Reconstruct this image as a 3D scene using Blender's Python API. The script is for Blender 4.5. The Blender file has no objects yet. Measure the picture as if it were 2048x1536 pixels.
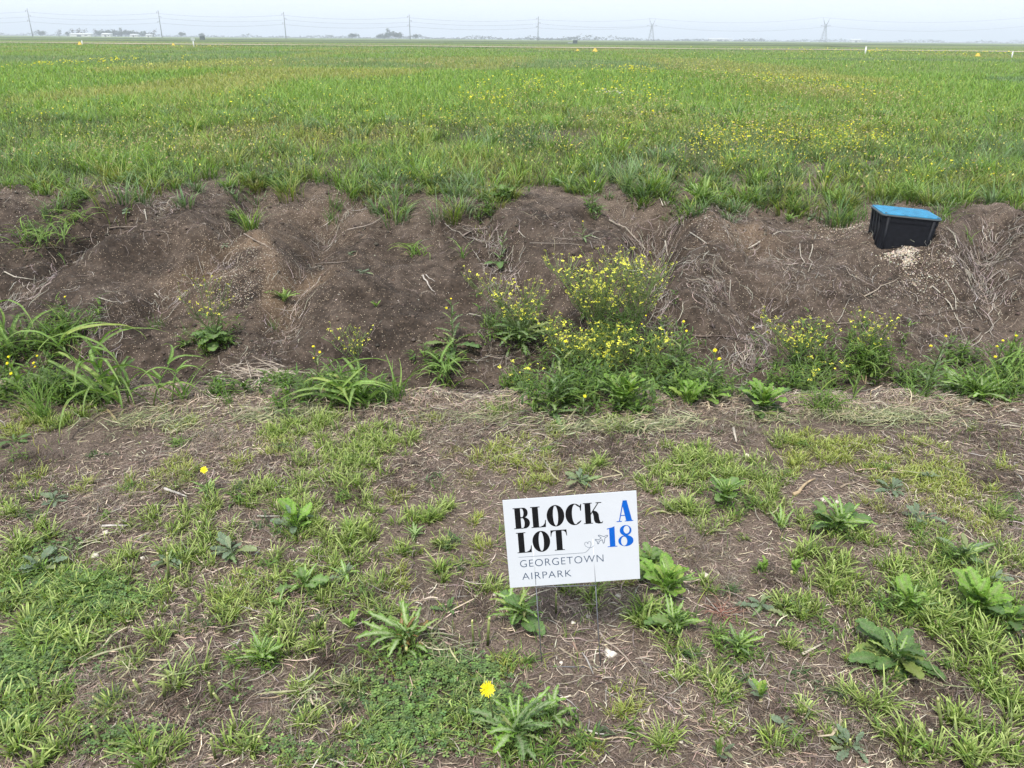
import bpy, math, random
import numpy as np
from mathutils import Matrix, Vector
from mathutils.geometry import tessellate_polygon
random.seed(7); rng = np.random.default_rng(11)
scene = bpy.context.scene
col = scene.collection
R = math.radians
# ------------------------------------------------------------------ camera
F, PITCH, ROLL, CH = 1600.0, R(23.33), R(0.45), 2.0      # focal length in photo pixels (2048 wide), camera height
cam_d = bpy.data.cameras.new('camera'); cam = bpy.data.objects.new('camera', cam_d); col.objects.link(cam)
cam_d.sensor_width = 36; cam_d.lens = 36 * F / 2048; cam_d.clip_end = 9000; cam_d.clip_start = 0.05
RM4 = Matrix.Translation((0, 0, CH)) @ Matrix.Rotation(math.pi/2 - PITCH, 4, 'X') @ Matrix.Rotation(ROLL, 4, 'Z')
cam.matrix_world = RM4; scene.camera = cam
RM = np.array(RM4.to_3x3()); CAM = np.array([0, 0, CH])
# ------------------------------------------------------------------ world, sun, exposure
w = bpy.data.worlds.new('World'); scene.world = w; w.use_nodes = True
nt = w.node_tree; nt.nodes.clear()
sky = nt.nodes.new('ShaderNodeTexSky'); sky.sky_type = 'NISHITA'; sky.sun_disc = False
SUN_EL, SUN_AZ = R(58), R(200)
sky.sun_elevation = SUN_EL; sky.sun_rotation = SUN_AZ; sky.air_density = 1.0; sky.dust_density = 2.0; sky.ozone_density = 1.0
mixc = nt.nodes.new('ShaderNodeMixRGB'); mixc.inputs[0].default_value = 0.85
mixc.inputs[2].default_value = (9.9, 10.8, 12.2, 1)          # the even veil of thin overcast
bg = nt.nodes.new('ShaderNodeBackground'); bg.inputs[1].default_value = 0.079
wo = nt.nodes.new('ShaderNodeOutputWorld')
nt.links.new(sky.outputs[0], mixc.inputs[1]); nt.links.new(mixc.outputs[0], bg.inputs[0]); nt.links.new(bg.outputs[0], wo.inputs[0])
sl = bpy.data.lights.new('sun', 'SUN'); sl.energy = 3.0; sl.angle = R(6); sl.color = (1, 0.955, 0.88)
sun = bpy.data.objects.new('sun', sl); col.objects.link(sun)
sd = Vector((math.sin(SUN_AZ)*math.cos(SUN_EL), math.cos(SUN_AZ)*math.cos(SUN_EL), math.sin(SUN_EL)))
sun.rotation_euler = sd.to_track_quat('Z', 'Y').to_euler(); sun.location = (0, -5, 30)
scene.view_settings.view_transform = 'Standard'; scene.view_settings.look = 'None'
scene.view_settings.gamma = 1; scene.view_settings.use_curve_mapping = False; scene.view_settings.exposure = 0.58
scene.render.engine = 'CYCLES'
scene.cycles.max_bounces = 5; scene.cycles.diffuse_bounces = 3; scene.cycles.transmission_bounces = 3
scene.cycles.volume_bounces = 0; scene.cycles.transparent_max_bounces = 4

# ------------------------------------------------------------------ noise and terrain
LAT = rng.random((256, 256))
def vnoise(x, y, k=0):
    x = np.asarray(x, float) + 37.3*k + 1000; y = np.asarray(y, float) + 91.7*k + 1000
    xi = np.floor(x).astype(int); yi = np.floor(y).astype(int); fx = x - xi; fy = y - yi
    fx = fx*fx*(3-2*fx); fy = fy*fy*(3-2*fy); a = xi & 255; b = yi & 255; a1 = (a+1) & 255; b1 = (b+1) & 255
    return ((LAT[a, b]*(1-fx)+LAT[a1, b]*fx)*(1-fy) + (LAT[a, b1]*(1-fx)+LAT[a1, b1]*fx)*fy)*2-1
def fbm(x, y, o=3, k=0):
    s = 0; a = 1.0
    for i in range(o): s = s + a*vnoise(x*2**i, y*2**i, k+i); a *= .5
    return s
def sstep(a, b, x):
    t = np.clip((x-a)/(b-a), 0, 1); return t*t*(3-2*t)
def edge_y(x): return 4.38 + .10*vnoise(x*.8, 3.1, 5) + .03*vnoise(x*4, 7., 6)
def bot_y(x): return 5.42 + .14*vnoise(x*.6, 9.4, 8)
def crest_y(x): return np.interp(x, [-8, -4, -1, 2, 3.2, 5, 8], [9.3, 9.25, 9.25, 9.2, 8.7, 8.2, 8.1]) + .28*vnoise(x*.8, 1.7, 9)
MND = []     # small heaps: x, y, height, radius
GUL = []     # gullies: (polyline points Nx2, depth, width)
def H(x, y, fine=True):
    x = np.asarray(x, float); y = np.asarray(y, float)
    e = edge_y(x); b = bot_y(x); c = crest_y(x)
    flat = .018*fbm(x*.9, y*.9, 2, 1)
    down = -.37*sstep(e, b, y)
    s = np.clip((y-b)/(c-b), 0, 1)
    up = .80*(1-(1-s)**1.55)
    bump = np.sin(np.pi*np.clip(s, 0, 1))**.7
    lump = bump*(.22*fbm(x*.75+.3*y, y*.5, 2, 14) + .105*fbm(x*2.2, y*1.8, 2, 17) + .02*fbm(x*6, y*6, 2, 19))
    z = flat*(1-.6*(s > 0)) + down + up + lump
    for mx_, my_, ma_, mr_ in MND: z = z+ma_*np.exp(-((x-mx_)**2+(y-my_)**2)/mr_**2)
    for pts, dep, wid in GUL:
        d = np.full(np.shape(x), 9.0)
        for (x0, y0), (x1, y1) in zip(pts[:-1], pts[1:]):
            dx, dy = x1-x0, y1-y0; t = np.clip(((x-x0)*dx+(y-y0)*dy)/(dx*dx+dy*dy), 0, 1)
            d = np.minimum(d, np.hypot(x-x0-t*dx, y-y0-t*dy))
        z = z - dep*(1.35*np.exp(-(d/wid)**2)-.4*np.exp(-((d-2.4*wid)/(1.5*wid))**2))*(.3+.7*bump)
    if fine:
        k = np.clip(1-(y-9)/6, 0, 1)
        bank = (y > e-.1)*(y < c+1)
        z = z + k*(.006+.006*bank)*fbm(x*14, y*14, 3, 23) + k*bank*.032*np.clip(fbm(x*5, y*5, 3, 31), -.3, 1)
    far = np.clip((y-14)/20, 0, 1)
    z = z + far*.05*vnoise(x*.05, y*.05, 40)
    return z
def ray(px, py): return RM @ np.array([(px-1024)/F, (768-py)/F, -1.0])
def at(px, py):
    """the ground point seen at a pixel of the photograph"""
    d = ray(px, py); t = np.geomspace(1.2, 400, 1500)
    X = CAM[None] + d[None]*t[:, None]
    g = X[:, 2] - H(X[:, 0], X[:, 1], False)
    i = int(np.argmax(g < 0)) if (g < 0).any() else len(t)-1
    i = max(i, 1); f = g[i-1]/(g[i-1]-g[i]+1e-12); p = X[i-1] + (X[i]-X[i-1])*np.clip(f, 0, 1)
    return np.array([p[0], p[1], float(H(p[0], p[1]))])
def depth(p): return float((RM.T @ (np.asarray(p)-CAM))[2] * -1)
def atY(px, py, Y): d = ray(px, py); return CAM + d*(Y/d[1])
_g = []
for pl, dep, wid in [
    ([(730, 395), (650, 455), (620, 520), (580, 600), (560, 660)], .13, .15),
    ([(515, 385), (478, 440), (440, 505), (375, 560), (300, 620)], .11, .14),
    ([(250, 440), (150, 500), (60, 570), (0, 600)], .10, .16),
    ([(1240, 420), (1290, 470), (1320, 560), (1330, 640)], .16, .22),
    ([(1370, 400), (1330, 450), (1305, 520)], .13, .16),
    ([(960, 440), (1000, 500), (1020, 580)], .07, .18),
    ([(2000, 440), (1960, 520), (1985, 600)], .12, .15),
    ([(1540, 600), (1500, 700), (1480, 740)], .08, .2),
    ([(245, 372), (300, 400), (330, 430)], .06, .12)]:
    _g.append(([tuple(at(*p)[:2]) for p in pl], dep, wid))
GUL += _g
for px, py, ma_, mr_ in [(1815, 510, .05, .13), (1722, 480, .07, .16), (1875, 480, .06, .16), (1600, 500, .05, .2), (1440, 520, .06, .22), (330, 470, .05, .25), (820, 560, .05, .3), (560, 540, .05, .2), (1950, 560, .06, .2)]: p_ = at(px, py); MND.append((p_[0], p_[1], ma_, mr_))

# ------------------------------------------------------------------ materials
def new_mat(name):
    m = bpy.data.materials.new(name); m.use_nodes = True; t = m.node_tree; t.nodes.clear()
    return m, t, t.nodes, t.links
def N(ns, kind, **kw):
    n = ns.new(kind)
    for k, v in kw.items():
        if k in ('inputs',): 
            for a, b in v.items(): n.inputs[a].default_value = b
        else: setattr(n, k, v)
    return n
def plant_material(name, transl, rough, noise_amt=.35, worn=False):
    m, t, ns, L = new_mat(name)
    at_ = N(ns, 'ShaderNodeAttribute', attribute_name='Col')
    tc = N(ns, 'ShaderNodeTexCoord'); oi = N(ns, 'ShaderNodeObjectInfo')
    no = N(ns, 'ShaderNodeTexNoise', inputs={'Scale': 45.0, 'Detail': 3.0}); L.new(tc.outputs['Object'], no.inputs['Vector'])
    mr = N(ns, 'ShaderNodeMapRange', inputs={'From Min': .3, 'From Max': .7, 'To Min': 1-noise_amt, 'To Max': 1+noise_amt}); L.new(no.outputs[0], mr.inputs[0])
    m2 = N(ns, 'ShaderNodeMapRange', inputs={'To Min': .82, 'To Max': 1.2}); L.new(oi.outputs['Random'], m2.inputs[0])
    mu = N(ns, 'ShaderNodeMath', operation='MULTIPLY'); L.new(mr.outputs[0], mu.inputs[0]); L.new(m2.outputs[0], mu.inputs[1])
    mx = N(ns, 'ShaderNodeVectorMath', operation='SCALE'); L.new(at_.outputs['Color'], mx.inputs[0]); L.new(mu.outputs[0], mx.inputs['Scale'])
    if worn:      # yellowed leaves and brown blotches
        def blend(fac, src, c):
            x = N(ns, 'ShaderNodeMixRGB'); x.inputs[2].default_value = c; L.new(fac, x.inputs[0]); L.new(src, x.inputs[1]); return x
        f1 = N(ns, 'ShaderNodeMapRange', inputs={'From Min': .8, 'From Max': 1.0, 'To Min': 0., 'To Max': .4}); L.new(oi.outputs['Random'], f1.inputs[0])
        mx = blend(f1.outputs[0], mx.outputs[0], (.34, .32, .08, 1))
        n5 = N(ns, 'ShaderNodeTexNoise', inputs={'Scale': 9.0, 'Detail': 5.0, 'Roughness': .7}); av = N(ns, 'ShaderNodeVectorMath', operation='ADD'); L.new(tc.outputs['Object'], av.inputs[0]); L.new(oi.outputs['Random'], av.inputs[1]); L.new(av.outputs[0], n5.inputs['Vector'])
        f2 = N(ns, 'ShaderNodeMapRange', inputs={'From Min': .61, 'From Max': .66, 'To Min': 0., 'To Max': .75}); L.new(n5.outputs[0], f2.inputs[0])
        mx = blend(f2.outputs[0], mx.outputs[0], (.20, .145, .06, 1))
    p = N(ns, 'ShaderNodeBsdfPrincipled', inputs={'Roughness': rough, 'Specular IOR Level': .35}); L.new(mx.outputs[0], p.inputs['Base Color'])
    out = N(ns, 'ShaderNodeOutputMaterial')
    if transl:
        tr = N(ns, 'ShaderNodeBsdfTranslucent'); sc = N(ns, 'ShaderNodeVectorMath', operation='MULTIPLY'); sc.inputs[1].default_value = (1.35, 1.5, .7)
        L.new(mx.outputs[0], sc.inputs[0]); L.new(sc.outputs[0], tr.inputs[0])
        ms = N(ns, 'ShaderNodeMixShader', inputs={0: transl}); L.new(p.outputs[0], ms.inputs[1]); L.new(tr.outputs[0], ms.inputs[2]); L.new(ms.outputs[0], out.inputs[0])
    else: L.new(p.outputs[0], out.inputs[0])
    return m
M_PLANT = plant_material('plant', .32, .5)
M_LEAF = plant_material('weed_leaf', .30, .55, .35, True)
M_STRAW = plant_material('straw', .08, .8, .3)
M_PETAL = plant_material('petal', .25, .6, .12)
M_STONE = plant_material('stone', 0, .85, .25)
M_FAR = plant_material('far_foliage', .15, .8, .2)
def plain(name, c, rough=.6, metal=0., bump=0., bscale=80, var=.12, spec=.5):
    m, t, ns, L = new_mat(name)
    tc = N(ns, 'ShaderNodeTexCoord'); no = N(ns, 'ShaderNodeTexNoise', inputs={'Scale': bscale, 'Detail': 5.0}); L.new(tc.outputs['Object'], no.inputs['Vector'])
    cr = N(ns, 'ShaderNodeMapRange', inputs={'From Min': .25, 'From Max': .75, 'To Min': 1-var, 'To Max': 1+var}); L.new(no.outputs[0], cr.inputs[0])
    v = N(ns, 'ShaderNodeVectorMath', operation='SCALE'); v.inputs[0].default_value = c; L.new(cr.outputs[0], v.inputs['Scale'])
    p = N(ns, 'ShaderNodeBsdfPrincipled', inputs={'Roughness': rough, 'Metallic': metal, 'Specular IOR Level': spec}); L.new(v.outputs[0], p.inputs['Base Color'])
    if bump:
        b = N(ns, 'ShaderNodeBump', inputs={'Strength': bump, 'Distance': .004}); L.new(no.outputs[0], b.inputs['Height']); L.new(b.outputs[0], p.inputs['Normal'])
    out = N(ns, 'ShaderNodeOutputMaterial'); L.new(p.outputs[0], out.inputs[0]); return m
def soil_material():
    m, t, ns, L = new_mat('soil_and_turf')
    tc = N(ns, 'ShaderNodeTexCoord')
    def noise(scale, detail=6., rough=.6):
        n = N(ns, 'ShaderNodeTexNoise', inputs={'Scale': scale, 'Detail': detail, 'Roughness': rough}); L.new(tc.outputs['Object'], n.inputs['Vector']); return n
    def ramp(src, stops):
        r = N(ns, 'ShaderNodeValToRGB'); e = r.color_ramp.elements
        while len(e) < len(stops): e.new(.5)
        for q, (a, c) in zip(e, stops): q.position = a; q.color = (*c, 1) if len(c) == 3 else c
        L.new(src, r.inputs[0]); return r
    def mix(f, a, b):
        x = N(ns, 'ShaderNodeMixRGB'); L.new(f, x.inputs[0]); L.new(a, x.inputs[1]); L.new(b, x.inputs[2]); return x.outputs[0]
    def attr(n): return N(ns, 'ShaderNodeAttribute', attribute_name=n).outputs['Fac']
    n1 = noise(2.2, 8.); n2 = noise(38, 6.); n3 = noise(160, 4.)
    dark = ramp(n1.outputs[0], [(.3, (.027, .020, .015)), (.55, (.050, .037, .028)), (.75, (.092, .070, .054))])
    grain = ramp(n2.outputs[0], [(.3, (.45, .44, .43)), (.5, (.95, .95, .95)), (.72, (1.7, 1.6, 1.55))])
    mm = N(ns, 'ShaderNodeMixRGB', blend_type='MULTIPLY', inputs={0: .8}); L.new(dark.outputs[0], mm.inputs[1]); L.new(grain.outputs[0], mm.inputs[2])
    thc = ramp(n3.outputs[0], [(.35, (.055, .04, .033)), (.5, (.14, .105, .083)), (.68, (.27, .215, .165))])
    # thatch mask broken up by noise
    tm = N(ns, 'ShaderNodeMath', operation='ADD'); L.new(attr('thatch'), tm.inputs[0])
    nb = N(ns, 'ShaderNodeMapRange', inputs={'From Min': .35, 'From Max': .65, 'To Min': -.35, 'To Max': .35}); L.new(noise(9, 6.).outputs[0], nb.inputs[0]); L.new(nb.outputs[0], tm.inputs[1])
    tm.use_clamp = True
    c1 = mix(tm.outputs[0], mm.outputs[0], thc.outputs[0])
    # warm clay and fine pale grit
    clay = ramp(n2.outputs[0], [(.3, (.12, .08, .05)), (.7, (.27, .19, .125))])
    c2 = mix(attr('clay'), c1, clay.outputs[0])
    vo = N(ns, 'ShaderNodeTexVoronoi', inputs={'Scale': 95.0}); L.new(tc.outputs['Object'], vo.inputs['Vector'])
    sp = N(ns, 'ShaderNodeSeparateColor'); L.new(vo.outputs['Color'], sp.inputs[0])
    pick = N(ns, 'ShaderNodeMath', operation='LESS_THAN'); L.new(sp.outputs[0], pick.inputs[0])
    gr = N(ns, 'ShaderNodeMapRange', inputs={'To Min': .04, 'To Max': .6}); L.new(attr('grit'), gr.inputs[0]); L.new(gr.outputs[0], pick.inputs[1])
    near = N(ns, 'ShaderNodeMath', operation='LESS_THAN', inputs={1: .0035*95}); L.new(vo.outputs['Distance'], near.inputs[0])
    gm = N(ns, 'ShaderNodeMath', operation='MULTIPLY'); L.new(pick.outputs[0], gm.inputs[0]); L.new(near.outputs[0], gm.inputs[1])
    grc = ramp(sp.outputs[1], [(0, (.30, .22, .15)), (1, (.55, .46, .34))])
    c3 = mix(gm.outputs[0], c2, grc.outputs[0])
    # the far field is turf: short, patchy grass
    g1 = ramp(noise(.035, 5.).outputs[0], [(.3, (.10, .15, .04)), (.5, (.13, .175, .05)), (.7, (.175, .19, .065))])
    g2 = ramp(noise(1.5, 5.).outputs[0], [(.3, (.7, .7, .7)), (.7, (1.3, 1.3, 1.2))])
    gg = N(ns, 'ShaderNodeMixRGB', blend_type='MULTIPLY', inputs={0: .8}); L.new(g1.outputs[0], gg.inputs[1]); L.new(g2.outputs[0], gg.inputs[2])
    c4 = mix(attr('turf'), c3, gg.outputs[0])
    p = N(ns, 'ShaderNodeBsdfPrincipled', inputs={'Roughness': .93, 'Specular IOR Level': .2}); L.new(c4, p.inputs['Base Color'])
    hs = N(ns, 'ShaderNodeMath', operation='MULTIPLY_ADD', inputs={1: .5}); L.new(n3.outputs[0], hs.inputs[0]); L.new(n2.outputs[0], hs.inputs[2])
    hs2 = N(ns, 'ShaderNodeMath', operation='MULTIPLY_ADD', inputs={1: .35}); L.new(gm.outputs[0], hs2.inputs[0]); L.new(hs.outputs[0], hs2.inputs[2])
    b = N(ns, 'ShaderNodeBump', inputs={'Strength': .9, 'Distance': .012}); L.new(hs2.outputs[0], b.inputs['Height']); L.new(b.outputs[0], p.inputs['Normal'])
    out = N(ns, 'ShaderNodeOutputMaterial'); L.new(p.outputs[0], out.inputs[0]); return m

# ------------------------------------------------------------------ mesh helpers
def mesh_np(name, V, T, C=None, mat=None, smooth=False, attrs=None):
    V = np.ascontiguousarray(V, np.float32); T = np.ascontiguousarray(T, np.int32); k = T.shape[1]
    me = bpy.data.meshes.new(name); me.vertices.add(len(V)); me.vertices.foreach_set('co', V.ravel())
    me.loops.add(T.size); me.loops.foreach_set('vertex_index', T.ravel())
    me.polygons.add(len(T)); me.polygons.foreach_set('loop_start', np.arange(0, T.size, k, dtype=np.int32))
    me.polygons.foreach_set('use_smooth', np.full(len(T), bool(smooth)))
    me.update(calc_edges=True)
    if C is not None:
        a = me.color_attributes.new('Col', 'FLOAT_COLOR', 'POINT')
        a.data.foreach_set('color', np.concatenate([C, np.ones((len(C), 1))], 1).astype(np.float32).ravel())
    for n, v in (attrs or {}).items():
        a = me.attributes.new(n, 'FLOAT', 'POINT'); a.data.foreach_set('value', np.asarray(v, np.float32))
    if mat: me.materials.append(mat)
    return me
def link(name, me, parent=None, loc=None, rot=None, scale=None):
    o = bpy.data.objects.new(name, me); col.objects.link(o)
    if parent: o.parent = parent
    if loc is not None: o.location = loc
    if rot is not None: o.rotation_euler = rot
    if scale is not None: o.scale = scale if hasattr(scale, '__len__') else (scale,)*3
    return o
def tag(o, label=None, cat=None, group=None, kind=None):
    if label: o['label'] = label
    if cat: o['category'] = cat
    if group: o['group'] = group
    if kind: o['kind'] = kind
    return o
def thing(name, loc, label, cat, group=None, rz=0):
    return tag(link(name, None, None, loc, (0, 0, rz)), label, cat, group)
class Acc:
    """collects triangle batches for one mesh"""
    def __init__(s): s.V = []; s.T = []; s.C = []; s.n = 0; s.flat = False
    def add(s, V, T, C):
        V = np.asarray(V, float).reshape(-1, 3); T = np.asarray(T, int).reshape(-1, 3); C = np.broadcast_to(np.asarray(C, float), (len(V), 3)) if np.ndim(C) == 1 else np.asarray(C, float).reshape(-1, 3)
        s.V.append(V); s.T.append(T+s.n); s.C.append(C); s.n += len(V)
    def mesh(s, name, mat):
        return mesh_np(name, np.concatenate(s.V), np.concatenate(s.T), np.concatenate(s.C), mat, not s.flat)
    def box(s, a, b, c=(.5, .5, .5), M=None):
        s.flat = True
        V = np.array([[x, y, z] for z in (a[2], b[2]) for y in (a[1], b[1]) for x in (a[0], b[0])], float)
        if M is not None: V = V @ np.array(M)[:3, :3].T + np.array(M)[:3, 3]
        s.add(V, [[0, 2, 1], [1, 2, 3], [4, 5, 6], [5, 7, 6], [0, 1, 4], [1, 5, 4], [2, 6, 3], [3, 6, 7], [0, 4, 2], [2, 4, 6], [1, 3, 5], [3, 7, 5]], c)
    def tube(s, P, r0, r1, c, sides=5, c1=None, cap=True):
        P = np.asarray(P, float); n = len(P); d = np.gradient(P, axis=0); d /= np.linalg.norm(d, axis=1)[:, None]+1e-9
        ref = np.array([0, 0, 1.]) if abs(d[:, 2]).mean() < .8 else np.array([1., 0, 0])
        u = np.cross(d, ref); u /= np.linalg.norm(u, axis=1)[:, None]+1e-9; v = np.cross(d, u)
        r = np.linspace(r0, r1, n); a = np.arange(sides)*2*math.pi/sides
        V = P[:, None]+r[:, None, None]*(np.cos(a)[None, :, None]*u[:, None]+np.sin(a)[None, :, None]*v[:, None])
        T = []
        for i in range(n-1):
            for j in range(sides):
                k = (j+1) % sides; p, q = i*sides+j, i*sides+k
                T += [[p, q, p+sides], [q, q+sides, p+sides]]
        if cap:
            for j in range(1, sides-1): T += [[0, j+1, j], [(n-1)*sides, (n-1)*sides+j, (n-1)*sides+j+1]]
        cc = np.linspace(0, 1, n)[:, None]; c1 = c if c1 is None else c1
        C = np.repeat((1-cc)*np.array(c)+cc*np.array(c1), sides, axis=0)
        s.add(V, T, C)
def blades(acc, P, h, w, az, lean, droop, cb, ct, segs=3, tipw=0.0, twist=None):
    """grass blades: P (N,3) bases; all others (N,) arrays; colours (N,3)"""
    Nn = len(P); 
    if Nn == 0: return
    bc = lambda a: np.broadcast_to(np.asarray(a, float), (Nn,))
    h, w, az, lean, droop, tipw = map(bc, (h, w, az, lean, droop, tipw))
    t = np.linspace(0, 1, segs+1)[None]
    tw = (rng.random(Nn)-.5)*1.6 if twist is None else bc(twist)
    hor = h[:, None]*lean[:, None]*t**1.6; ver = h[:, None]*(t-droop[:, None]*t**2.5)
    cx = P[:, 0:1]+np.cos(az)[:, None]*hor; cy = P[:, 1:2]+np.sin(az)[:, None]*hor; cz = P[:, 2:3]+ver-.004
    sa = az+math.pi/2+tw; wid = .5*w[:, None]*((1-t**1.8)*(1-tipw[:, None])+tipw[:, None])*(.75+.25*np.minimum(t*5, 1))
    Ls = np.stack([cx-np.cos(sa)[:, None]*wid, cy-np.sin(sa)[:, None]*wid, cz], -1)
    Rs = np.stack([cx+np.cos(sa)[:, None]*wid, cy+np.sin(sa)[:, None]*wid, cz], -1)
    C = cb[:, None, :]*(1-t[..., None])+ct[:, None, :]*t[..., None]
    if float(np.max(tipw)) > 0:
        V = np.stack([Ls, Rs], 2).reshape(Nn, -1, 3); CC = np.repeat(C, 2, axis=1); nv = 2*(segs+1)
        T = []
        for i in range(segs): T += [[2*i, 2*i+1, 2*i+2], [2*i+1, 2*i+3, 2*i+2]]
    else:
        V = np.concatenate([np.stack([Ls[:, :-1], Rs[:, :-1]], 2).reshape(Nn, -1, 3), (Ls[:, -1:]+Rs[:, -1:])/2], 1)
        CC = np.concatenate([np.repeat(C[:, :-1], 2, axis=1), C[:, -1:]], 1); nv = 2*segs+1
        T = []
        for i in range(segs-1): T += [[2*i, 2*i+1, 2*i+2], [2*i+1, 2*i+3, 2*i+2]]
        T += [[2*segs-2, 2*segs-1, 2*segs]]
    T = np.array(T)[None]+(np.arange(Nn)*nv)[:, None, None]
    acc.add(V, T, CC.reshape(-1, 3))
def lying(acc, x, y, L, w, az, C, segs=2, lift=.004, curve=.3, tilt=0.0):
    """thin strips lying on the ground and following it"""
    Nn = len(x); t = np.linspace(-.5, .5, segs+1)[None]
    cv = (rng.random(Nn)-.5)[:, None]*curve*2
    a = az[:, None]
    lx = L[:, None]*t; ly = L[:, None]*cv*(t**2)*2
    X = x[:, None]+np.cos(a)*lx-np.sin(a)*ly; Y = y[:, None]+np.sin(a)*lx+np.cos(a)*ly
    til = (rng.random(Nn)*tilt)[:, None]
    Z = H(X, Y)+lift*(.4+1.6*rng.random((Nn, 1)))+til*(t+.5)*L[:, None]
    ww = w[:, None]*.5*(1-.5*np.abs(t*2)**3)
    r = (rng.random((Nn, 1))-.5)*1.2
    ox, oy, oz = -np.sin(a)*ww*np.cos(r), np.cos(a)*ww*np.cos(r), ww*np.sin(r)
    V = np.stack([np.stack([X-ox, Y-oy, Z-oz], -1), np.stack([X+ox, Y+oy, Z+oz], -1)], 2).reshape(Nn, -1, 3)
    T = []
    for i in range(segs): T += [[2*i, 2*i+1, 2*i+2], [2*i+1, 2*i+3, 2*i+2]]
    T = np.array(T)[None]+(np.arange(Nn)*2*(segs+1))[:, None, None]
    acc.add(V, T, np.repeat(C[:, None], 2*(segs+1), 1).reshape(-1, 3))
def jit(c, n, a=.25, hue=.12):
    c = np.array(c, float)[None]; return np.clip(c*(1+a*(rng.random((n, 1))*2-1))*(1+hue*(rng.random((n, 3))*2-1)), 0, 1)
def pick(cols, n, a=.25, hue=.1):
    c = np.array(cols)[rng.integers(0, len(cols), n)]
    return np.clip(c*(1+a*(rng.random((n, 1))*2-1))*(1+hue*(rng.random((n, 3))*2-1)), 0, 1)

# ================================================================== GROUND
d = [-300, -120, -50, -20, -8, -3, -1, 0, .6, 1.0]; q = 1.15
while q < 11: d.append(q); q += .0135+.00065*q*q
while q < 4000: d.append(q); q *= 1.045
rows = np.array(d); inner = np.linspace(-.74, .74, 430)
sidef = .74+np.geomspace(.04, 3.0, 9)
u = np.concatenate([-sidef[::-1], inner, sidef])
sc = np.maximum(rows, 0)+1.2+np.clip(-rows, 0, None)*.5
GX = u[None]*sc[:, None]; GY = np.repeat(rows[:, None], len(u), 1); GZ = H(GX, GY)
nr, nc = GX.shape; idx = np.arange(nr*nc).reshape(nr, nc)
quad = np.stack([idx[:-1, :-1], idx[:-1, 1:], idx[1:, 1:], idx[1:, :-1]], -1).reshape(-1, 4)
E_, B_, C_ = edge_y(GX), bot_y(GX), crest_y(GX)
S_ = np.clip((GY-B_)/(C_-B_), 0, 1)
right = sstep(.8, 2.6, GX-.0*GY)
thatch = .75*(1-sstep(E_-.05, E_+.35, GY)) + .12*(S_ > 0)*(S_ < 1)*(.4+.6*vnoise(GX*.9, GY*1.2, 51)) + .42*right*(S_ > 0)*(.5+.5*vnoise(GX*1.5, GY*1.5, 52)) + .7*sstep(.6, 1, S_)*(.7+.5*fbm(GX*1.7, GY*1.7, 2, 59)) + .25*np.clip(fbm(GX*1.3, GY*1.3, 3, 60), 0, 1)*(S_ > 0)  # paler, drier bank tops also strengthen the bank's shading through colour
thatch = thatch + .55*np.exp(-((GY-E_+.02)/.16)**2) + .3*fbm(GX*.8, GY*.8, 2, 55)*(GY < 4.6)
def blob(px, py, r): p = at(px, py); return np.exp(-((GX-p[0])**2+(GY-p[1])**2)/(r*r))
clay = (.40*blob(500, 530, .6)+.30*blob(470, 590, .4)+.25*blob(560, 520, .5)+.4*blob(1470, 445, .5)+.2*blob(1380, 460, .6)+.2*blob(650, 450, .7))*np.clip(.7+1.1*fbm(GX*3, GY*3, 3, 57), 0, 1.6)
grit = .12*(S_ > 0)+.5*blob(500, 540, .7)+.45*blob(1810, 520, .5)+.4*blob(1700, 470, .5)+.25*sstep(.7, 1, S_)*(S_ < 1)+.2*blob(600, 440, .8)
turf = sstep(13, 26, GY)
ground = link('ground', mesh_np('ground', np.stack([GX, GY, GZ], -1).reshape(-1, 3), quad, None, soil_material(), True,
              {'thatch': np.clip(thatch, 0, 1).ravel(), 'clay': np.clip(clay, 0, 1).ravel(), 'grit': np.clip(grit, 0, 1).ravel(), 'turf': turf.ravel()}))
tag(ground, 'mown dirt verge, ditch and bank and the green field behind it', kind='structure')

# ================================================================== FAR FIELD: track, berm, road
M_TRACK = plain('pale_dry_track', (.34, .29, .20), .95, bscale=.8, var=.3)
def strip(name, pts, wdt, mat, lift, label):
    """a road-like sheet along ground points (x, y)"""
    P = np.array(pts, float); t = np.linspace(0, len(P)-1, 80); X = np.interp(t, range(len(P)), P[:, 0]); Y = np.interp(t, range(len(P)), P[:, 1])
    dx, dy = np.gradient(X), np.gradient(Y); l = np.hypot(dx, dy); nx, ny = -dy/l, dx/l
    ww = wdt*(1+.25*vnoise(t*1.7, 0*t, 71))
    A = np.stack([X-nx*ww/2, Y-ny*ww/2], -1); B = np.stack([X+nx*ww/2, Y+ny*ww/2], -1)
    V = []; 
    for k in range(5):
        q = A+(B-A)*k/4; V.append(np.concatenate([q, (H(q[:, 0], q[:, 1])+lift)[:, None]], 1))
    V = np.stack(V, 1).reshape(-1, 3); T = []
    for i in range(79):
        for k in range(4): a = i*5+k; T.append([a, a+1, a+6, a+5])
    return tag(link(name, mesh_np(name, V, T, None, mat)), label, kind='structure')
strip('farm_track', [(-170, 205), (-90, 190), (0, 178), (80, 168), (170, 160)], 15, M_TRACK, .10, 'pale dry track running right across the green field')
strip('dirt_road', [(95, 330), (120, 270), (165, 225), (260, 200)], 9, plain('road_dirt', (.30, .25, .20), .95, bscale=.5), .16, 'pale dirt road curving away at the right of the far field')
M_BERM = plain('berm_turf', (.05, .075, .026), .95, bscale=1.5, var=.5)
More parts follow.
